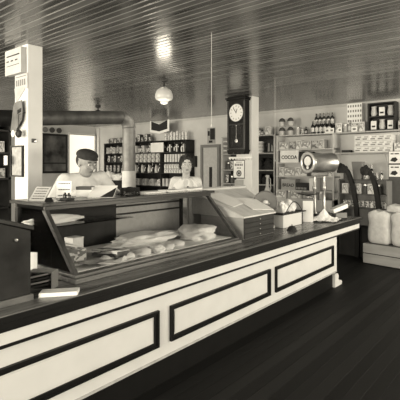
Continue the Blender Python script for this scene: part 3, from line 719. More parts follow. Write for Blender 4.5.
shelf_unit('pale_carton_shelving', 'pale painted shelving of cartons directly behind the barrel scale', C0, C1, C_LV, [C0 + .02, C1 - .015], shelfwood, wallp, top=2.145)
D0, D1 = C1 + .01, 1.0
D_LV = [1.775, 2.145]
e = empty('long_wall_shelf', ((D0 + D1) / 2, YB, 1.75), 'pair of long pale wall shelves running on from the carton shelving', 'shelf')
for k, z in enumerate(D_LV):
    o = MB().box(D0, D1, SY0, YB - .001, z - .024, z).build('shelf_board', mat('shelf_grey', .4)); o.parent = e; o.location = -e.location
for x in (D0 + .9, D0 + 2.4, D0 + 3.9):
    o = MB().prism([(YB - .02, 1.751 - .25), (YB - .02, 1.751), (YB - .26, 1.751)], x - .01, x + .01, 'YZ').build('bracket', shelfwood); o.parent = e; o.location = -e.location

# ---- goods: one of each kind, then copies
def proto_can(h, r, lab_m):
    b = MB(); b.use(lab_m).lathe([(r, .004), (r, h - .004)], n=12); b.use(tin_m).lathe([(r, 0), (r + .001, .004), (r, .004)], n=12); b.lathe([(r, h - .004), (r + .001, h), (r - .004, h - .002)], n=12)
    return b, 'tin_can'
def proto_bottle(h, r, m, lab_m=None):
    b = MB(); b.use(m).lathe([(r, 0), (r, h * .55), (r * .9, h * .64), (r * .38, h * .76), (r * .36, h * .94), (r * .42, h * .94), (r * .42, h)], n=12)
    if lab_m: b.use(lab_m).lathe([(r + .001, h * .15), (r + .001, h * .48)], n=12)
    return b, 'bottle'
def proto_jar(h, r, m):
    b = MB(); b.use(m).lathe([(r * .95, 0), (r, .01), (r, h * .72), (r * .8, h * .82)], n=12); b.use(tin_m).lathe([(r * .84, h * .82), (r * .84, h), (0, h)], n=12)
    return b, 'jar'
def proto_box(w, h, dd, m, face):
    b = MB(); b.use(m).box(-w / 2, w / 2, -dd / 2, dd / 2, 0, h); b.use(face).box(-w * .44, w * .44, -dd / 2 - .002, -dd / 2, h * .08, h * .92)
    return b, 'carton'
def proto_book(w, h, dd, m):
    b = MB(); b.use(m).box(-w / 2, w / 2, -dd / 2, dd / 2, 0, h); b.use(tone['white']).box(-w / 2, w / 2, -dd / 2 - .001, -dd / 2, h * .6, h * .75)
    return b, 'packet'
PROTO = {}
def goods(key, maker, name, lab, cat, group, spots):
    """first spot gets the built object, the rest share its mesh"""
    base = PROTO.get(key)
    for (x, y, z, a) in spots:
        if base is None:
            b, nm = maker(); base = b.build(name); PROTO[key] = base; o = base
        else:
            o = base.copy(); o.name = name; COL.objects.link(o)
        o.location = (x, y, z); o.rotation_euler = (0, 0, a)
        tag(o, lab, cat, group)
KINDS = {
 'can_pale': (lambda: proto_can(.115, .036, label_a), 'tin_can', 'can', .078), 'can_mid': (lambda: proto_can(.115, .036, label_c), 'tin_can', 'can', .078),
 'can_dark': (lambda: proto_can(.115, .036, label_b), 'tin_can', 'can', .078), 'can_short': (lambda: proto_can(.08, .036, label_d), 'tin_can', 'can', .078),
 'can_white': (lambda: proto_can(.10, .033, tone['white']), 'tin_can', 'can', .085),
 'bottle_dark': (lambda: proto_bottle(.24, .036, bottle_m, tone['white']), 'glass_bottle', 'bottle', .082), 'bottle_pale': (lambda: proto_bottle(.22, .033, tone['light'], tone['white']), 'glass_bottle', 'bottle', .078),
 'bottle_small': (lambda: proto_bottle(.15, .027, bottle_m, tone['pale']), 'glass_bottle', 'bottle', .064),
 'jar': (lambda: proto_jar(.15, .045, tone['pale']), 'storage_jar', 'jar', .1), 'jar_dark': (lambda: proto_jar(.16, .048, tone['deep']), 'storage_jar', 'jar', .11),
 'box_pale': (lambda: proto_box(.11, .17, .12, tone['white'], label_d), 'grocery_carton', 'carton', .118), 'box_mid': (lambda: proto_box(.13, .15, .12, tone['light'], label_c), 'grocery_carton', 'carton', .14),
 'box_dark': (lambda: proto_box(.09, .20, .12, tone['deep'], label_b), 'grocery_carton', 'carton', .098), 'box_wide': (lambda: proto_box(.22, .15, .14, tone['pale'], label_d), 'grocery_carton', 'carton', .235),
 'pack_light': (lambda: proto_book(.035, .19, .13, tone['white']), 'grocery_packet', 'packet', .058), 'pack_black': (lambda: proto_book(.035, .19, .13, tone['black']), 'grocery_packet', 'packet', .05),
}
ADJ = {'can_pale': 'pale labelled tin can', 'can_mid': 'grey labelled tin can', 'can_dark': 'dark labelled tin can', 'can_short': 'short pale tin can', 'can_white': 'small white tin can', 'bottle_dark': 'dark glass bottle with white label',
       'bottle_pale': 'pale glass bottle', 'bottle_small': 'small dark bottle', 'jar': 'pale lidded jar', 'jar_dark': 'dark lidded jar', 'box_pale': 'white printed carton', 'box_mid': 'grey printed carton', 'box_dark': 'tall dark carton', 'box_wide': 'wide pale carton', 'pack_light': 'thin white packet', 'pack_black': 'thin black packet'}
PL = {'can': 'cans', 'bottle': 'bottles', 'jar': 'jars', 'carton': 'cartons', 'packet': 'packets'}
def row(keys, x0, x1, z, where, y=SY0 + .1, gap=1.0, stack=1, jit=.006):
    x = x0; i = 0; sp = {}
    while True:
        k = keys[i % len(keys)]; w = KINDS[k][3] * gap
        if x + w > x1 + .01: break
        h = {'can_pale': .115, 'can_mid': .115, 'can_dark': .115, 'can_short': .08, 'can_white': .10}.get(k, .15)
        for s in range(stack): sp.setdefault(k, []).append((x + w / 2, y + R.uniform(-jit, jit), z + s * h, R.uniform(-.1, .1)))
        x += w; i += 1
    for k, spots in sp.items():
        mk, nm, cat, _ = KINDS[k]
        goods(k, mk, nm, ADJ[k] + ' ' + where, cat, ADJ[k] + ' group ' + where if False else PL[cat] + ', ' + ADJ[k] + ', ' + where, spots)
# unit A
P1 = X_at(131)
row(['can_dark', 'jar_dark', 'can_mid'], A0 + .04, P1 - .02, LV[0], 'on the bottom shelf just past the man')
row(['box_dark', 'can_dark'], A0 + .04, P1 - .02, LV[1], 'on the second shelf beyond the sleeve of the man')
row(['bottle_dark', 'box_dark', 'jar_dark'], A0 + .04, P1 - .02, LV[2], 'on the middle shelf beyond the man')
row(['box_pale', 'bottle_pale', 'box_dark'], A0 + .04, P1 - .02, LV[3], 'on the fourth shelf beyond the man')
row(['can_pale', 'jar_dark', 'box_mid'], A0 + .04, P1 - .02, LV[4], 'atop the shelving between man and stovepipe')
w1 = 'just past the stovepipe'
row(['jar', 'box_pale', 'can_short'], P1 + .03, AM - .02, LV[0], 'on the bottom shelf ' + w1)
row(['bottle_pale', 'pack_light', 'bottle_dark', 'pack_black'], P1 + .03, AM - .02, LV[1], 'on the second shelf ' + w1)
row(['can_mid', 'can_pale'], P1 + .03, AM - .02, LV[2], 'on the middle shelf ' + w1, stack=2)
row(['box_dark', 'pack_light', 'can_dark', 'bottle_dark'], P1 + .03, AM - .02, LV[3], 'on the fourth shelf ' + w1)
row(['can_mid', 'jar_dark', 'box_dark'], P1 + .03, X_at(150), LV[4], 'atop the shelving just past the stovepipe')
w2 = 'behind the woman'
row(['pack_light', 'can_short'], AM + .03, A1 - .03, LV[0], 'on the bottom shelf ' + w2)
row(['can_pale'], AM + .03, A1 - .03, LV[1], 'on the second shelf ' + w2, stack=2, jit=.002, gap=1.13)
row(['can_white'], AM + .03, A1 - .03, LV[2], 'on the middle shelf ' + w2, stack=2, jit=.002, gap=1.13)
row(['pack_light', 'pack_black', 'bottle_dark', 'pack_black'], AM + .03, A1 - .03, LV[3], 'on the fourth shelf ' + w2)
row(['can_pale', 'can_short', 'can_pale', 'can_white'], AM + .05, A1 - .03, LV[4], 'on top of the shelving ' + w2, gap=1.25, stack=2)
# poster and white sign over unit A
a, b2 = at(150, 121, Y=6.98), at(169, 133, Y=6.98)
e = empty('open_book_display', ((a.x + b2.x) / 2, 6.98, b2.z), 'black display card like an open book with white border above the shelves', 'display card')
hw, hh = (b2.x - a.x) / 2, a.z - b2.z
def wing(s, inset, y, m, nm):
    MB().prism([(0, inset), (s * (hw - inset), .05 + inset), (s * (hw - inset), hh - inset * .3), (0, hh - .09 - inset * .3)], y, y + .008, 'XZ').build(nm, m, e)
for s in (-1, 1): wing(s, 0, 0, paper, 'white_border'); wing(s, .055, -.008, ink, 'black_page')
a, b2 = at(151, 143, Y=7.06), at(163.5, 152, Y=7.06)
tag(MB().box(a.x, b2.x, 7.05, 7.065, b2.z, a.z).build('blank_sign', paper), 'blank white sign fixed to the shelf edge under the black display card', 'sign')
# wall telephone like box beside the woman
a, b2 = at(193, 156, Y=YB), at(197.5, 167, Y=YB)
e = empty('wall_telephone', ((a.x + b2.x) / 2, YB, b2.z), 'small dark wall telephone next to the head of the woman', 'telephone')
hw, hh = (b2.x - a.x) / 2, a.z - b2.z
MB().box(-hw, hw, -.09, 0, 0, hh).build('telephone_box', ink, e, bevel=.01)
MB().lathe([(.02, 0), (.015, .04), (.035, .08), (0, .075)], (0, -.09, hh * .5), 14, MY).build('mouthpiece', ink, e, smooth=True)
MB().lathe([(0, 0), (.025, 0), (.022, .15), (.03, .17), (0, .17)], (-hw - .03, -.05, .05), 12).build('receiver', ink, e, smooth=True)
# poster over the door
a, b2 = at(207.5, 128, Y=YB), at(215.5, 143.5, Y=YB)
e = empty('picture_calendar', ((a.x + b2.x) / 2, YB - .001, b2.z), 'small dark picture calendar on the wall above the narrow door', 'calendar')
hw, hh = (b2.x - a.x) / 2, a.z - b2.z
MB().box(-hw, hw, -.005, 0, 0, hh).build('calendar_sheet', tone['light'], e)
MB().box(-hw * .3, hw * .9, -.007, -.005, hh * .25, hh * .95).box(-hw * .9, -hw * .4, -.007, -.005, hh * .5, hh * .8).box(-hw * .6, hw * .3, -.007, -.005, hh * .06, hh * .2).build('printed_picture', ink, e)

# unit B
wB = 'beside the clock post'
bm = X_at(256)
row(['box_dark', 'jar_dark'], B0 + .08, X_at(233), B_LV[0], 'on the bottom open shelf ' + wB)
row(['jar_dark', 'box_dark', 'can_dark'], B0 + .08, X_at(233), B_LV[1], 'on the second open shelf ' + wB, gap=1.15)
row(['bottle_small', 'can_mid', 'box_pale', 'box_pale', 'can_pale'], B0 + .08, B1 - .08, B_LV[3], 'on the top open shelf ' + wB)
for k in range(7):
    z = B_LV[2] + k * .035; x = (X_at(247) + X_at(262)) / 2
    tag(MB().box(x - .17 + R.uniform(-.01, .01), x + .17, SY0 + .01, SY0 + .22, z, z + .03).build('flat_carton', tone['pale'] if k % 2 else tone['white']), 'flat pale carton in the stack on the third shelf past the clock', 'carton', 'flat cartons stacked past the clock')
for k in range(6):
    z = B_LV[2] + k * .05; x = X_at(225)
    tag(MB().box(x - .07, x + .10, SY0 + .01, SY0 + .22, z, z + .035).build('flat_carton', tone['pale'] if k % 2 else tone['middle']), 'flat carton in the stack between the narrow door and the clock', 'carton', 'flat cartons stacked before the clock')
a, b2 = at(266, 139.5, Y=SY0 + .05), at(275, 152, Y=SY0 + .05)
e = empty('picture_tin', ((a.x + b2.x) / 2, SY0 + .1, B_LV[2]), 'black picture tin with two pale shapes on the third open shelf', 'tin')
MB().box(-.09, .09, -.05, .05, 0, .27).build('tin_body', ink, e, bevel=.004)
MB().prism([(-.06, .03), (-.02, .03), (-.025, .2), (-.05, .2)], -.053, -.051, 'XZ').prism([(.02, .03), (.06, .03), (.05, .14), (.03, .17)], -.053, -.051, 'XZ').build('pale_figure_print', tone['light'], e)
for k, (px, w, h, z, lab) in enumerate(((255, .30, .26, 1.45, 'large black hat-shaped bag on the second shelf past the clock post'), (267, .26, .22, 1.45, 'smaller black bag at the outer end of the second shelf past the clock post'), (254, .28, .24, 1.15, 'black bag on the lowest shelf nearest the clock post'), (264, .24, .20, 1.15, 'black bag on the lowest shelf behind the pale jug'))):
    crumple('dark_bag', (X_at(px), SY0 + .12, z), (w, .2, h), felt, lab, 'bag', seed=60 + k)
# pale jug
p = at(268, 186, Y=7.0)
e = empty('pale_jug', (p.x, 6.98, .90), 'tall pale jug with a spout on the shelf behind the slicer', 'jug')
hj = at(268, 175, Y=7.0).z - .90
MB().lathe([(.055, 0), (.07, .05), (.06, .15), (.035, .22), (.025, hj - .06), (.045, hj - .02), (.03, hj)], (0, 0, 0), 18).build('jug_body', tone['pale'], e, smooth=True)
MB().tube([(.03, 0, hj - .05), (.07, 0, hj - .07), (.08, 0, .18), (.058, 0, .12)], .008, 8).build('handle', tone['pale'], e, smooth=True)

# unit C goods
row(['box_wide', 'box_mid', 'box_pale'], C0 + .05, C1 - .03, C_LV[3], 'on the fourth pale shelf behind the scale')
row(['box_pale', 'box_wide'], C0 + .05, C1 - .03, C_LV[1], 'on the second pale shelf behind the scale')
row(['box_wide', 'jar'], C0 + .05, C1 - .03, .90 + .0, 'on the cupboard ledge behind the scale', y=SY0 - .02)
def bigcarton(px0, px1, py0, lev, nm, lab, m, txt=None, dark_text=ink, extra=None, tsz=.09):
    x0, x1 = X_at(px0, SY0), X_at(px1, SY0); zt = Z_at((px0 + px1) / 2, py0)
    e = empty(nm, ((x0 + x1) / 2, SY0 + .1, lev), lab, 'carton'); hw = (x1 - x0) / 2; h = zt - lev
    MB().box(-hw, hw, -.09, .09, 0, h).build('carton_box', m, e, bevel=.002)
    if txt:
        cu = bpy.data.curves.new('lettering', 'FONT'); cu.body = txt; cu.size = tsz; cu.extrude = .001; cu.align_x = 'CENTER'; cu.materials.append(dark_text)
        cu.offset = .002
        t0 = bpy.data.objects.new('lettering_curve', cu); me = bpy.data.meshes.new_from_object(t0); bpy.data.objects.remove(t0); t = bpy.data.objects.new('lettering', me); COL.objects.link(t); t.parent = e; t.rotation_euler = (math.pi / 2, 0, 0); t.location = (0, -.0925, h * .3)
    if extra: extra(e, hw, h)
    return e
bigcarton(280, 298, 150.5, C_LV[2], 'cocoa_carton', 'long white carton lettered COCOA on the shelf behind the scale', paper, 'COCOA', tsz=.095)
bigcarton(299, 310, 151.5, C_LV[2], 'black_carton', 'black carton standing next to the lettered white carton', ink)
row(['box_mid', 'can_mid'], X_at(311), C1 - .03, C_LV[2], 'on the middle pale shelf behind the scale')
def stack_lines(e, hw, h):
    b = MB(); 
    for k in range(7): b.box(-hw * .9 + k * hw * .24, -hw * .9 + k * hw * .24 + hw * .14, -.093, -.09, h * .12, h * .4)
    b.build('printed_blocks', tone['light'], e)
bigcarton(281, 295, 179, C_LV[0], 'lettered_carton', 'grey carton with dark lettering on the lower pale shelf', tone['light'], 'BREAD', tsz=.085, extra=stack_lines)
bigcarton(295.5, 308, 183, C_LV[0], 'dark_printed_carton', 'low dark carton with pale print beside the grey lettered one', ink, extra=stack_lines)
bigcarton(309, 316, 178.5, C_LV[0], 'white_carton', 'plain white carton at the end of the lower pale shelf', paper)
# hats of fruit-like hanging packages: 2 x 2 domed tins on the top shelf
for i, px in enumerate((279.5, 288)):
    for j in range(2):
        x = X_at(px); z = C_LV[4] + j * .185
        def mk():
            b = MB(); b.use(tone['pale']).lathe([(.058, 0), (.062, .01), (.062, .09)], n=16); b.use(tone['deep']).lathe([(.066, .09), (.066, .11), (.05, .145), (.02, .165), (0, .168)], n=16); return b, ''
        goods('domed_tin', mk, 'domed_tin', 'pale tin with dark domed lid on top of the carton shelving', 'tin', 'four domed tins on the top shelf', [(x, SY0 + .1, z, 0)])
row(['jar', 'can_dark', 'bottle_small'], X_at(293), X_at(309), C_LV[4], 'on the top shelf beside the domed tins', gap=1.1)
for j in range(2):
    row(['bottle_dark'], X_at(309.5), X_at(333), C_LV[4] + .0, 'in the front rank above the scale' if j == 0 else 'in the raised rank on the top shelf above the scale', y=SY0 + (.06 if j == 0 else .2)) if j == 0 else None
rs = MB().box(X_at(309), X_at(333), SY0 + .15, SY0 + .28, C_LV[4], C_LV[4] + .16).build('shelf_riser', shelfdark); tag(rs, 'dark riser box behind the front rank of bottles on the top shelf', 'riser')
row(['bottle_dark'], X_at(309.5), X_at(333), C_LV[4] + .16, 'in the raised rank above the scale', y=SY0 + .21)
# small white price cards along the top shelf
for k, (px, w) in enumerate(((327.5, .09), (332, .09), (340, .08), (354.5, .11))):
    x = X_at(px); e = empty('shelf_price_ticket', (x, SY0 - .012, C_LV[4]), ['white price ticket under the dark bottles', 'square-marked white price ticket at the end of the dark bottles', 'white price ticket below the pale packets', 'white price ticket before the gridded packets'][k] + ' on the top shelf', 'price ticket')
    MB().box(-w / 2, w / 2, 0, .004, 0, .085).build('ticket_card', paper, e); MB().box(-w / 4, w / 4, -.002, 0, .025, .06).build('ticket_print', greyink, e)
# top shelf D
row(['box_pale', 'jar', 'bottle_pale', 'box_mid'], X_at(334.5), X_at(366), D_LV[1], 'on the top wall shelf before the black rack')
e = empty('gridded_carton', (X_at(352), SY0 + .19, D_LV[1] + .155), 'white carton printed with a dot grid high under the ceiling', 'carton')
e.location.z = D_LV[1] + .16
w_ = X_at(360) - X_at(345); hh = Z_at(352, 103.5, SY0 + .1) - e.location.z
MB().box(-w_ / 2, w_ / 2, -.07, .07, 0, hh).build('carton_box', paper, e)
b = MB()
for i in range(6):
    for j in range(4): b.box(-w_ / 2 + w_ * (i + .25) / 6, -w_ / 2 + w_ * (i + .75) / 6, -.073, -.07, hh * (j + .25) / 4, hh * (j + .7) / 4)
b.build('dot_pattern', greyink, e)
tag(MB().box(X_at(345), X_at(360), SY0 + .14, SY0 + .28, D_LV[1], D_LV[1] + .16).build('shelf_riser', tone['pale']), 'pale riser box below the carton with the dot grid', 'riser')
# black display rack with three by two light goods
bx0, bx1 = X_at(367), X_at(395)
zt_ = min(ZC - .06, Z_at(381, 102)); e = empty('black_display_rack', ((bx0 + bx1) / 2, SY0 + .05, D_LV[1]), 'black two-tier display rack of pale goods on the top wall shelf', 'rack')
hw = (bx1 - bx0) / 2; hh = zt_ - D_LV[1]
MB().box(-hw, hw, .14, .16, 0, hh).build('rack_back', ink, e)
MB().box(-hw, -hw + .02, -.03, .14, 0, hh).build('rack_side', ink, e); MB().box(hw - .02, hw, -.03, .14, 0, hh).build('rack_side', ink, e)
for z in (0, hh * .48, hh - .02): MB().box(-hw + .02, hw - .02, -.03, .14, z, z + .02).build('rack_board', ink, e)
for j in range(2):
    for i in range(3):
        x = (bx0 + bx1) / 2 - hw * .62 + i * hw * .6; z = D_LV[1] + (.021 if j == 0 else hh * .48 + .021)
        if (i + j) % 2 == 0:
            def mk(): b = MB(); b.use(tone['white']).box(-.045, .045, -.05, .05, 0, .15); b.use(ink).box(-.03, .03, -.053, -.05, .04, .07); return b, ''
            goods('rack_box', mk, 'soap_carton', 'white carton with black band in the black display rack', 'carton', 'white cartons in the black rack', [(x, SY0 + .1, z, .15)])
        else:
            def mk2(): b = MB(); b.use(tone['pale']).lathe([(.04, 0), (.055, .05), (.04, .15), (.05, .17)], n=14); return b, ''
            goods('rack_jug', mk2, 'display_jug', 'pale waisted jug in the black display rack', 'jug', 'pale jugs in the black rack', [(x, SY0 + .1, z, 0)])
row(['box_mid', 'box_pale', 'can_mid', 'box_dark'], X_at(397), .6, D_LV[1], 'on the top wall shelf past the black rack')
# second wall shelf: flat packages
for i, px in enumerate((358, 365.5, 373, 380.5, 388)):
    for j in range(3):
        x = X_at(px); z = D_LV[0] + .10 * j
        def mk():
            b = MB(); b.use(tone['white']).box(-.07, .07, -.09, .09, 0, .095); b.use(tone['middle']).box(-.05, .03, -.093, -.09, .02, .04); b.use(tone['light']).box(-.02, .05, -.093, -.09, .055, .075); return b, ''
        goods('flat_pack', mk, 'wrapped_packet', 'white printed packet stacked three high on the lower wall shelf', 'packet', 'white packets stacked on the lower wall shelf', [(x, SY0 + .1 + R.uniform(-.01, .01), z, R.uniform(-.04, .04))])
row(['can_dark', 'box_dark'], X_at(340), X_at(350), D_LV[0], 'alone on the bare part of the lower wall shelf') if False else None
tag(MB().box(X_at(341), X_at(350), SY0 + .02, SY0 + .12, D_LV[0], D_LV[0] + .045).build('dark_tin', ink, bevel=.006), 'low black tin alone on the bare part of the lower wall shelf', 'tin')
row(['box_wide', 'jar_dark', 'box_mid'], X_at(393), .6, D_LV[0], 'on the lower wall shelf beyond the white packets')

# ---- goods rack with curved uprights at the end of the counter
RY = 6.76
e = empty('curved_goods_rack', (-2.35, RY, 0), 'dark goods rack with curved uprights behind the end of the counter', 'rack')
eo = Vector(e.location)
def arc_board(pxs, dy, nm):
    pts = [at(x, y, Y=RY + dy) for x, y in pxs]
    b = MB(); wds = [.03] * len(pts)
    poly = [(p.x - eo.x + .037, p.z) for p in pts] + [(p.x - eo.x - .037, p.z) for p in pts[::-1]]
    b.prism(poly, dy - .03, dy + .03, 'XZ'); b.build(nm, darkp, e)
arc_board([(343, 166), (347, 170), (350, 177), (352.5, 185), (354.5, 195), (356, 205), (357, 215), (357.3, 230), (357.3, 262)], 0, 'curved_upright')
arc_board([(365, 167), (369, 171), (372.5, 177), (375, 185), (377, 195), (378.3, 205), (379, 215), (379.3, 230), (379.3, 262)], 0, 'curved_upright')
rz = [at(360, y, Y=RY).z for y in (179.5, 194, 208)]
xa, xb = at(338, 0, Y=RY).x - eo.x, at(386.5, 0, Y=RY).x - eo.x
for z in rz: MB().box(xa, xb, .03, .28, z - .02, z).build('rack_shelf', tone['deep'], e)
MB().box(xa, xb, .28, .30, 0, rz[0] - .02).build('rack_back', tone['middle'], e)
MB().box(xa, xb, .03, .28, 0, .5).build('rack_base', shelfdark, e)
for px in (338, 386.5):
    x = at(px, 0, Y=RY).x - eo.x; MB().box(x - .012, x + .012, .03, .30, .5, rz[0] - .02).build('rack_side', tone['middle'], e)
def rrow(keys, a, b_, z, where, **k): row(keys, at(a, 0, Y=RY).x, at(b_, 0, Y=RY).x, z, where, y=RY + .14, **k)
rrow(['jar_dark', 'can_dark', 'box_dark'], 340, 349, rz[0], 'on top of the curved rack beside the tapered box')
rrow(['can_dark', 'bottle_dark', 'can_mid', 'bottle_small'], 361, 385, rz[0], 'on top of the curved rack past the tapered box', gap=1.1)
KINDS['can_mid']
rrow(['box_pale', 'jar_dark'], 340, 385, rz[1], 'on the upper shelf of the curved rack')
rrow(['can_pale', 'can_dark', 'can_dark'], 340, 385, rz[2], 'on the lower shelf of the curved rack')
p = at(355.5, 178, Y=RY)
tag(MB().hexa([Vector(v) for v in ((-.07, -.06, 0), (.06, -.06, 0), (.06, .06, 0), (-.07, .06, 0), (-.105, -.07, .30), (.085, -.07, .30), (.085, .07, .30), (-.105, .07, .30))]).build('tapered_box', mat('box_grey', .2, .7, .2), loc=(0, 0, 0), bevel=.004), 'grey tapered box standing on top of the curved rack', 'box').location = (p.x, RY + .15, rz[0])
def dark_lump(px, py, nm, lab, s):
    p = at(px, py, Y=RY - .02)
    return p
for k, (px, py, lab) in enumerate(((344, 169, 'dark lumpy cap crowning the first curved upright'), (367, 171, 'dark lumpy cap crowning the second curved upright'))):
    p = at(px - 2, py, Y=RY)
    crumple('finial', (p.x - eo.x, 0, p.z - .07), (.17, .10, .16), felt, None, None, seed=31 + k, parent=e)
# poster stand at the right edge
a, b2 = at(388.5, 151, Y=7.02), at(408, 178, Y=7.02)
e = empty('card_display_stand', ((a.x + b2.x) / 2, 7.02, 0), 'tall display stand of white printed cards beside the curved rack', 'display stand')
hw = (b2.x - a.x) / 2; z0, z1 = b2.z, a.z
MB().box(-hw, hw, 0, .02, 0, z1).build('stand_board', tone['deep'], e)
MB().box(-hw, hw, -.05, .08, 0, .03).build('stand_base', shelfdark, e)
for k in range(2):
    zz = z0 + (z1 - z0) * (.04 + .5 * k); h2 = (z1 - z0) * .44
    c = MB().box(-hw + .01, hw - .01, -.008, 0, zz, zz + h2).build('printed_card', paper, e)
    MB().box(-hw * .75, -hw * .45, -.011, -.008, zz + h2 * .75, zz + h2 * .85).box(-hw * .35, hw * .1, -.011, -.008, zz + h2 * .75, zz + h2 * .85).prism([(-hw * .8, zz + .04), (-hw * .3, zz + .02), (0, zz + .06), (-hw * .25, zz + .10), (-hw * .6, zz + .09)], -.011, -.008, 'XZ').build('card_print', ink, c)

# ---- crate and sacks
cl = at(363, 263, Z=0)
e = empty('slatted_crate', (cl.x, cl.y, 0), 'low slatted wooden crate on the floor carrying white sacks', 'crate', rz=-.12)
Lc, Wc, Hc = 1.5, .36, .325
for z in (.012, .17):
    MB().box(0, Lc, 0, .018, z, z + .145).build('crate_slat', mat('crate_pale', .52, .7, .3, 6, stretch=(.3, 2, 2)), e, bevel=.003)
    MB().box(0, .018, .018, Wc, z, z + .145).build('crate_slat', mat('crate_pale', .52), e, bevel=.003)
    MB().box(0, Lc, Wc - .018, Wc, z, z + .145).build('crate_slat', mat('crate_pale', .52), e, bevel=.003) if False else None
MB().box(.018, Lc, .018, Wc, .30, Hc - .008).build('crate_top', midwood, e)
MB().box(.02, Lc, .02, Wc, 0, .29).build('crate_core', shelfdark, e)
def sack(x, y, z, w, dd, h, rz, seed, lab, tie=True):
    rr = random.Random(seed)
    e = empty('flour_sack', (x, y, z), lab, 'sack', rz=rz)
    b = MB(); bmesh.ops.create_cube(b.bm, size=1); bmesh.ops.subdivide_edges(b.bm, edges=b.bm.edges[:], cuts=7, use_grid_fill=True)
    for v in b.bm.verts:
        p = v.co * 2
        q = p / max(1e-6, (abs(p.x) ** 6 + abs(p.y) ** 6 + abs(p.z) ** 6) ** (1 / 6))
        q = Vector((q.x * (1 + .06 * math.sin(3 * q.z + seed)), q.y, q.z))
        s_ = 1 - .05 * max(0, q.z) + .03 * math.sin(7 * q.x + seed) * math.sin(6 * q.z) + .02 * math.sin(11 * q.y + 3 * seed)
        v.co = Vector((q.x * w / 2 * s_, q.y * dd / 2 * s_, (q.z * .5 + .5) * h + .012 * math.sin(8 * q.x + seed) * (q.z > 0)))
    b.build('sack_body', cloth, e, smooth=True)
    if tie:
        b = MB()
        b.prism([(-.06, h - .03), (.0, h - .01), (.06, h - .03), (.09, h + .03), (-.08, h + .035)], -.02, .02, 'XZ'); b.build('gathered_neck', cloth, e, bevel=.006)
    return e
ex = Vector((math.cos(-.12), math.sin(-.12), 0)); ey = Vector((-math.sin(-.12), math.cos(-.12), 0))
def cp(a, b_): return Vector((cl.x, cl.y, 0)) + ex * a + ey * b_
for a, b_, z, w, dd, h, lab in ((.225, .18, Hc - .008, .37, .30, .52, 'white flour sack at the end of the crate nearest the counter'), (.615, .18, Hc - .008, .39, .30, .52, 'second white flour sack on the crate, past the dark seam'), (1.02, .18, Hc - .008, .40, .30, .52, 'third white flour sack along the crate')):
    p = cp(a, b_); sack(p.x, p.y, z, w, dd, h, -.12, int(a * 50), lab, tie=False)
p = cp(.66, .19); sack(p.x, p.y, Hc + .50, .62, .28, .12, -.12, 9, 'flat white flour sack lying across the top of the sack pile', tie=False)

# ================================================================= FAR LEFT THINGS
# framed picture on the left wall
a, b2 = at(41, 133, X=XL + .01), at(67.5, 173, X=XL + .01)
e = empty('framed_picture', (XL, (a.y + b2.y) / 2, b2.z), 'large dark framed picture on the far wall past the near pillar', 'picture')
za = 2.33
hw = (b2.y - a.y) / 2; hh = a.z - b2.z
MB().box(0, .05, -hw, -hw + .06, 0, hh).box(0, .05, hw - .06, hw, 0, hh).box(0, .05, -hw + .06, hw - .06, 0, .06).box(0, .05, -hw + .06, hw - .06, hh - .06, hh).build('frame', ink, e, bevel=.006)
MB().box(0, .02, -hw + .06, hw - .06, .06, hh - .06).build('picture_print', mat('picture_print', .22, .4, .9, 2.6, v2=.015), e)
MB().box(.02, .03, -hw + .06, hw - .06, hh * .24, hh * .27).build('picture_divider', ink, e)
for k in range(3):
    p = at(46 + k * 7, 131.5, X=XL + .06)
    tag(MB().lathe([(0, 0), (.075, 0), (.075, .015), (0, .015)], (XL + .01, p.y, a.z + .10), 18, Matrix.Rotation(math.pi / 2, 3, 'Y')).build('wall_plate', tone['deep' if k != 0 else 'middle'], loc=(XL, p.y, a.z + .1)), ['round grey plate over the framed picture', 'round dark plate over the middle of the framed picture', 'round dark plate over the outer corner of the framed picture'][k], 'plate')
# window with a drawn white shade on the far wall
wy0, wy1, wz0, wz1 = 6.50, 7.32, .5, 2.42
wd = struct(MB().box(XL, XL + .06, wy0 - .05, wy0, wz0, wz1).box(XL, XL + .06, wy1, wy1 + .05, wz0, wz1).box(XL, XL + .06, wy0, wy1, wz1, wz1 + .06).box(XL, XL + .09, wy0 - .05, wy1 + .05, wz0 - .04, wz0).build('window_7', paint))
MB().box(XL + .005, XL + .012, wy0, wy1, wz0, wz1).build('window_shade', mat('daylit_shade', .7, .9, emit=SHADE_GLOW), wd)  # daylight behind the shade put into its material as a glow
# wall boards: casing strips at the corner
for k, px in enumerate((94, 99)):
    p = at(px, 150, Y=YB)
    struct(MB().box(p.x - .05, p.x + .05, YB - .04, YB, 0, ZC - .05).build('trim_%d' % (k + 2), paint))
# ledge with paper goods beyond the man
a, b2 = at(99, 178, Y=6.3), at(124, 178, Y=6.3)
e = empty('side_table', ((a.x + b2.x) / 2, 6.3, 0), 'dark side table standing before the canned goods shelving', 'table')
tz = at(110, 180, Y=6.2).z
MB().box(-.65, .65, -.2, .2, tz - .03, tz).build('table_top', shelfdark, e)
for sx in (-.6, .6):
    for sy in (-.16, .16): MB().box(sx - .025, sx + .025, sy - .025, sy + .025, 0, tz - .03).build('leg', shelfdark, e)
MB().box(-.6, .6, -.14, -.12, .3, tz - .03).build('table_front', shelfdark, e)
for k, dx in enumerate((-.35, 0, .35)):
    crumple('paper_bundle', (e.location.x + dx, 6.25, tz), (.33, .24, .17 + .04 * (k == 1)), paper, ['white paper bundle on the side table, next to the sleeve of the man', 'largest white paper bundle in the middle of the side table', 'white paper bundle on the side table, next to the stovepipe'][k], 'paper', seed=40 + k)
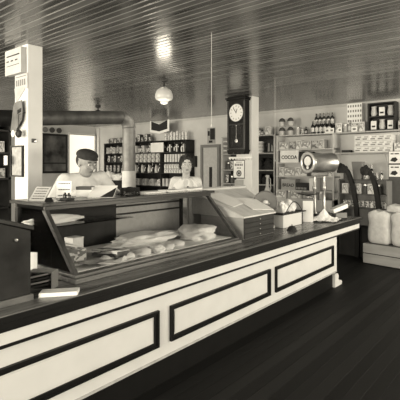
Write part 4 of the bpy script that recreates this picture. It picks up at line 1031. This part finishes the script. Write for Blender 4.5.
# dark shelving and desk past the near pillar
e = empty('dark_side_shelving', (-7.0, 2.0, 0), 'tall dark side shelving seen past the near pillar', 'shelf unit')
MB().box(-.2, -.18, -1.6, 1.05, 0, 2.42).build('back_panel', shelfdark, e)
for z in (.4, .9, 1.35, 1.75, 2.1, 2.42): MB().box(-.18, .2, -1.6, 1.05, z - .03, z).build('shelf_board', tone['middle'] if z > 2.2 else darkwood, e)
for y in (-1.58, -.3, 1.03): MB().box(-.18, .2, y - .02, y + .02, 0, 2.39).build('upright', darkwood, e)
for (z, ks, wh) in ((2.1, ['box_wide', 'jar_dark'], 'highest'), (1.75, ['box_pale', 'box_dark', 'box_dark'], 'second highest'), (1.35, ['box_mid', 'jar_dark', 'box_dark'], 'middle')):
    y = 1.75; i = 0
    while y < 2.85:
        k = ks[i % len(ks)]; mk, nm, cat, w = KINDS[k]; w = max(w, .16)
        goods(k, mk, nm, ADJ[k] + ' on the %s shelf of the dark side shelving' % wh, cat, ADJ[k] + 's on the %s side shelf' % wh, [(-6.9, y + w / 2, z, -math.pi / 2 + math.pi)]); y += w + .02; i += 1
e = empty('office_desk', (-3.75, 1.38, 0), 'dark office desk behind the near end of the counter', 'desk')
MB().box(-.45, .2, -.7, .28, 1.02, 1.05).build('desk_top', darkwood, e, bevel=.004)
MB().box(-.42, .17, -.65, -.25, 0, 1.02).build('desk_pedestal', darkwood, e); MB().box(-.42, .17, .0, .25, 0, 1.02).build('desk_pedestal', darkwood, e)
e = empty('cash_register', (-3.68, 1.22, 1.05), 'dark cash register with sloping key bank on the office desk', 'cash register')
MB().prism([(-.22, 0), (.17, 0), (.17, .10), (.10, .14), (-.02, .32), (-.05, .46), (-.22, .46)], -.22, .22, 'XZ').build('register_body', mat('register_dark', .06, .3, .4, 8, metal=.5), e, bevel=.008)
b = MB()
for i in range(4):
    for j in range(6): b.box(-.006, .012, -.18 + j * .065, -.15 + j * .065, 0, .012, Matrix.Translation((.10 - i * .033, 0, .155 + i * .05)) @ Matrix.Rotation(-.6, 4, 'Y'))
b.build('keys', paper_grey, e)
MB().box(-.10, -.02, -.16, .16, .46, .54).build('amount_window', steel_dark, e, bevel=.005)
MB().box(.17, .178, -.2, .2, .015, .09).build('cash_drawer', mat('drawer_edge', .3, .3, metal=.6), e)
a = at(7, 187, Y=1.7)
card('wall_card', TR(at(5.5, 160, Y=1.85).x, 1.85, at(5.5, 165, Y=1.85).z - .0, 0), .07, .09, paper, 'small white card above the cash register', 'card')
COL.objects[-1]

# ================================================================= PEOPLE
def person(name, label, loc_, rz, hgt, parts):
    e = empty(name, loc_, label, 'person', rz=rz); s = hgt / 1.75; e.scale = (s, s, s); return e
def V(*a): return Vector(a)
def hand_caps(b, wrist, fdir, palm_n, side, curl=.35):
    """palm, four unequal fingers with two bends and a thumb leaving the side of the palm"""
    f = fdir.normalized(); n_ = (palm_n - f * palm_n.dot(f)).normalized(); s_ = f.cross(n_).normalized() * side
    pc = wrist + f * .045
    for k in (-1, -.35, .35, 1): b.capsule(wrist + s_ * .012 * k, .016, wrist + f * .085 + s_ * .028 * k, .0125)
    for k, L_ in ((-1, .062), (-.35, .078), (.35, .084), (1, .074)):
        p = wrist + f * .088 + s_ * .029 * k; dd = f; r = .0088
        for j, part in enumerate((.45, .32, .23)):
            dd = (dd + n_ * curl * (j + .4) * .9).normalized(); q = p + dd * L_ * part; b.capsule(p, r, q, r * .9); p = q; r *= .9
    t0 = wrist + f * .03 + s_ * .026; t1 = t0 + (f * .55 + s_ * .75 + n_ * .2).normalized() * .038; t2 = t1 + (f * .85 + s_ * .25 + n_ * .35).normalized() * .03
    b.capsule(t0, .013, t1, .0105); b.capsule(t1, .0105, t2, .009)
def head_caps(b, c, yaw, pitch, jaw=1.0):
    """c = centre of the skull; returns the frame of the head"""
    M = Matrix.Translation(c) @ Rz(yaw) @ Matrix.Rotation(pitch, 4, 'Y')
    H = lambda x, y, z: M @ Vector((x, y, z))
    b.ball(H(-.012, 0, .025), .098, (1.0, .80, 1.02), M.to_3x3())
    b.ball(H(.02, 0, -.035), .078, (.95, .82, 1.12), M.to_3x3())
    b.ball(H(.045, 0, -.095), .036, (1, 1.05 * jaw, .8), M.to_3x3())       # chin
    b.capsule(H(.088, 0, .0), .009, H(.108, 0, -.033), .0135)               # nose
    for s in (-1, 1):
        b.ball(H(.06, s * .034, -.03), .026, (1, 1, .9), M.to_3x3())         # cheek
        b.ball(H(.075, s * .03, .022), .016, (.8, 1.5, .6), M.to_3x3())      # brow
        b.ball(H(-.005, s * .078, -.012), .028, (.7, .28, 1.1), M.to_3x3())  # ear
    b.ball(H(.078, 0, -.066), .016, (.7, 1.5, .4), M.to_3x3())
    return M
def face_bits(e, M, lip=.12):
    b = MB()
    for s in (-1, 1): b.ball(M @ Vector((.082, s * .031, .002)), .0125, (.7, 1.2, .75), M.to_3x3())
    b.build('eye', mat('eye_white', .6, .3), e, smooth=True)
    b = MB()
    for s in (-1, 1):
        b.ball(M @ Vector((.0895, s * .031, .002)), .006, (.6, 1, 1), M.to_3x3())
    b.build('pupil', hair_m, e, smooth=True)
    for s in (-1, 1): MB().tube([M @ Vector((.083, s * .014, .024)), M @ Vector((.09, s * .032, .03)), M @ Vector((.076, s * .05, .024))], .0035, 6).build('eyebrow', hair_m, e, smooth=True)
    b = MB(); b.ball(M @ Vector((.089, 0, -.066)), .018, (.4, 1.2, .35), M.to_3x3()); b.build('mouth', mat('lips', lip, .5), e, smooth=True)

def body_common(b, S, female=False):
    """S: joint dict"""
    # pelvis, torso
    b.ball(S['pelvis'], .15, (.8, 1.1, .75)); b.ball(S['waist'], .13, (.78, 1.02 if not female else .92, .9))
    b.ball(S['chest'], .155, (.76, 1.08 if not female else .98, 1.15)); b.capsule(S['sl'], .055, S['sr'], .055)
    b.capsule(S['neck'], .058 if not female else .05, S['skull'] - Vector((0.01, 0, .05)), .055 if not female else .047)
    for s in ('l', 'r'):
        b.capsule(S['s' + s], .056, S['e' + s], .043); b.capsule(S['e' + s], .043, S['w' + s], .027)
        b.capsule(S['h' + s], .09, S['k' + s], .062); b.capsule(S['k' + s], .06, S['a' + s], .038)
        b.capsule(S['a' + s] - V(.03, 0, .035), .035, S['a' + s] + V(.15, 0, -.045), .03)

# ---- the man
def make_man():
    mx = -3.58; p = at(81.5, 160, X=mx)
    e = person('person', 'person in dark flat cap and white shirt writing behind the display case', (mx, p.y, 0), 0, 1.70, None)
    S = dict(pelvis=V(0, 0, .95), waist=V(.01, 0, 1.10), chest=V(.02, 0, 1.31), neck=V(.04, 0, 1.47), skull=V(.10, -.01, 1.615),
             sl=V(.03, .20, 1.47), sr=V(.03, -.19, 1.45), el=V(.0, .41, 1.25), er=V(.06, -.34, 1.23), wl=V(.26, .20, 1.33), wr=V(.29, -.17, 1.345),
             hl=V(0, .09, .92), hr=V(0, -.09, .92), kl=V(.03, .10, .50), kr=V(-.02, -.10, .50), al=V(0, .11, .085), ar=V(-.03, -.11, .085))
    b = MB(); body_common(b, S)
    M = head_caps(b, S['skull'], .10, .26)
    hand_caps(b, S['wl'], V(.75, -.55, .1), V(0, -.2, -1), 1, .3); hand_caps(b, S['wr'], V(.9, .35, .05), V(0, .2, -1), -1, .5)
    b.build('body', shaded_skin, e, remesh=.0065)
    face_bits(e, M)
    # shirt
    b = MB()
    b.ball(S['waist'] - V(0, 0, .03), .15, (.84, 1.1, 1.0)); b.ball(S['chest'], .178, (.80, 1.12, 1.16)); b.capsule(S['sl'] + V(0, 0, .0), .066, S['sr'], .066)
    for s in ('l', 'r'):
        b.capsule(S['s' + s], .072, S['e' + s], .066); b.capsule(S['e' + s], .066, S['e' + s].lerp(S['w' + s], .85), .05)
    b.capsule(V(-.005, 0, 1.45), .066, V(-.005, 0, 1.46), .066)
    b.build('shirt', shirt_m, e, remesh=.009)
    b = MB()
    for s in (-1, 1): b.hexa([V(.062, s * .005, 1.47), V(.10, s * .02, 1.425), V(.09, s * .075, 1.44), V(.02, s * .075, 1.48), V(.068, s * .005, 1.475), V(.11, s * .02, 1.43), V(.10, s * .08, 1.445), V(.025, s * .08, 1.488)])
    b.build('collar', paper, e)
    b = MB()
    for z in (1.36, 1.28, 1.20): b.ball((.165 - .0, .0, z), .006)
    b.build('button', greyink, e)
    b = MB(); b.ball(S['pelvis'], .168, (.84, 1.08, .8))
    for s in ('l', 'r'): b.capsule(S['h' + s], .1, S['k' + s], .075); b.capsule(S['k' + s], .073, S['a' + s] + V(0, 0, .03), .06)
    b.build('trousers', felt, e, remesh=.012)
    # hair and cap
    b = MB(); b.ball(M @ V(-.026, 0, .022), .098, (1.0, .80, .9), M.to_3x3()); b.build('hair', hair_m, e, smooth=True)
    b = MB(); b.ball(M @ V(-.008, 0, .078), .105, (1.06, .96, .56), M.to_3x3()); b.ball(M @ V(.085, 0, .055), .058, (.7, .95, .18), M.to_3x3())
    b.build('flat_cap', felt, e, remesh=.006)
    # shoes
    for s in ('l', 'r'):
        b = MB(); a = S['a' + s]; b.capsule(a - V(.035, 0, .045), .045, a + V(.16, 0, -.05), .04); b.build('shoe', ink, e, smooth=True)
    return e
make_man()
def make_woman():
    mx = -3.62; p = at(186, 160, X=mx)
    e = person('person', 'person with short dark hair and pale ruffled blouse at the far end of the case', (mx, p.y, 0), math.radians(-38), 1.685, None)
    S = dict(pelvis=V(0, 0, .95), waist=V(.01, 0, 1.12), chest=V(.02, 0, 1.28), neck=V(.01, 0, 1.42), skull=V(.03, 0, 1.62),
             sl=V(.0, .14, 1.40), sr=V(.0, -.14, 1.40), el=V(-.02, .20, 1.12), er=V(.0, -.20, 1.12), wl=V(.18, .14, 1.0), wr=V(.18, -.12, 1.0),
             hl=V(0, .09, .92), hr=V(0, -.09, .92), kl=V(.01, .09, .50), kr=V(.01, -.09, .50), al=V(0, .09, .085), ar=V(0, -.09, .085))
    b = MB(); body_common(b, S, True); M = head_caps(b, S['skull'], 0, .08, .85)
    hand_caps(b, S['wl'], V(.8, -.5, -.1), V(0, -.2, -1), 1, .4); hand_caps(b, S['wr'], V(.8, .5, -.1), V(0, .2, -1), -1, .4)
    b.build('body', skin_w, e, remesh=.0065); face_bits(e, M, .08)
    b = MB(); b.ball(S['waist'], .14, (.82, .98, .95)); b.ball(S['chest'], .165, (.80, 1.0, 1.05)); b.capsule(S['sl'], .062, S['sr'], .062)
    for s in (-1, 1): b.ball((.085, s * .075, 1.27), .07, (.9, 1, 1))
    for s in ('l', 'r'): b.capsule(S['s' + s], .064, S['s' + s].lerp(S['e' + s], .5), .066)
    b.build('blouse', shirt_m, e, remesh=.009)
    # ruffled collar
    b = MB(); n = 48; rings = []
    for j, (rr_, zz) in enumerate(((.065, 1.45), (.10, 1.432), (.15, 1.39), (.172, 1.355))):
        rings.append([b.bm.verts.new(V(.012 + (rr_ + (.01 * j * math.sin(9 * 2 * math.pi * k / n) * .5)) * math.cos(2 * math.pi * k / n) * .86, (rr_ + .0) * math.sin(2 * math.pi * k / n) * 1.12, zz + .004 * j * math.sin(11 * 2 * math.pi * k / n) - (.02 * j * math.cos(2 * math.pi * k / n) if math.cos(2 * math.pi * k / n) > 0 else 0))) for k in range(n)])
    for A_, B_ in zip(rings, rings[1:]):
        for k in range(n): b.bm.faces.new((A_[k], A_[(k + 1) % n], B_[(k + 1) % n], B_[k]))
    o = b.build('ruffled_collar', paper, e, smooth=True); md = o.modifiers.new('t', 'SOLIDIFY'); md.thickness = .006
    for z in (1.335, 1.285): MB().ball((.168, .0, z), .012).build('button', ink, e)
    b = MB(); b.ball(S['pelvis'] + V(0, 0, .06), .16, (.86, 1.02, .8)); b.lathe([(.15, 1.0), (.2, .8), (.27, .35), (.26, .35), (.14, .98)], (0, 0, 0), 32, Matrix.Diagonal((.85, 1, 1)))
    b.build('skirt', tone['light'], e, smooth=True)
    b = MB(); b.ball(M @ V(-.024, 0, .034), .106, (1.0, .86, .92), M.to_3x3()); b.ball(M @ V(.03, 0, .095), .04, (1.2, 1.3, .6), M.to_3x3())
    for s in (-1, 1): b.capsule(M @ V(-.005, s * .072, .03), .026, M @ V(-.012, s * .074, -.03), .022)
    rr = random.Random(3)
    for k in range(26):
        a = rr.uniform(.9, 2 * math.pi - .9); z = rr.uniform(-.07, .10); r_ = .086 * math.sqrt(max(.1, 1 - (z / .14) ** 2)); b.ball(M @ V(-.015 + r_ * math.cos(a), r_ * .88 * math.sin(a), z), rr.uniform(.016, .024))
    for s in (-1, -.4, .3, .9): b.ball(M @ V(.058 - .02 * abs(s), s * .05, .078 - .015 * abs(s)), .024)
    b.build('hair', hair_m, e, remesh=.007)
    for s in ('l', 'r'):
        b = MB(); a = S['a' + s]; b.capsule(a - V(.03, 0, .05), .035, a + V(.14, 0, -.055), .03); b.build('shoe', ink, e, smooth=True)
    return e
make_woman()

# ================================================================= LIGHT
TINT = (1.0, .915, .735)
def area(name, loc_, rot, sx, sy, power):
    l = bpy.data.lights.new(name, 'AREA'); l.shape = 'RECTANGLE'; l.size = sx; l.size_y = sy; l.energy = power; l.color = TINT
    o = bpy.data.objects.new(name, l); COL.objects.link(o); o.location = loc_; o.rotation_euler = rot; return o
PW = 1.0
for k, (a0, a1, z0, z1) in enumerate(fh):
    area('window_daylight', ((a0 + a1) / 2, YF - .02, (z0 + z1) / 2), (math.pi / 2, 0, 0), a1 - a0 - .1, z1 - z0 - .1, (450, 350, 320)[k] * PW)
for k, (a0, a1, z0, z1) in enumerate(rh):
    area('window_daylight', (XR + .02, (a0 + a1) / 2, (z0 + z1) / 2), (math.pi / 2, 0, math.pi / 2), a1 - a0 - .1, z1 - z0 - .1, (30, 60, 260)[k] * PW)  # the rearmost is added light for the back wall
def point(loc_, pw, r=.1):
    l = bpy.data.lights.new('lamp_light', 'POINT'); l.energy = pw; l.color = TINT; l.shadow_soft_size = r
    o = bpy.data.objects.new('lamp_light', l); COL.objects.link(o); o.location = loc_
point((at(164, 0, Y=3.85).x, 3.85, ZC - .42), 5)
w = bpy.data.worlds.new('world'); SC.world = w; w.use_nodes = True
w.node_tree.nodes['Background'].inputs[0].default_value = (.9, .83, .67, 1); w.node_tree.nodes['Background'].inputs[1].default_value = 1.0

# ================================================================= CAMERA
cam = bpy.data.cameras.new('camera'); co = bpy.data.objects.new('camera', cam); COL.objects.link(co)
co.location = (0, 0, EYE); co.rotation_euler = (math.pi / 2, 0, math.atan2(SA, CA))
cam.sensor_width = 36; cam.lens = 36 * F / 400; cam.shift_x = -.1; cam.shift_y = -.0875
cam.clip_start = .05; SC.camera = co
vs = SC.view_settings; vs.view_transform = 'Standard'; vs.look = 'None'; vs.exposure = 0.0; vs.gamma = 1; vs.use_curve_mapping = False
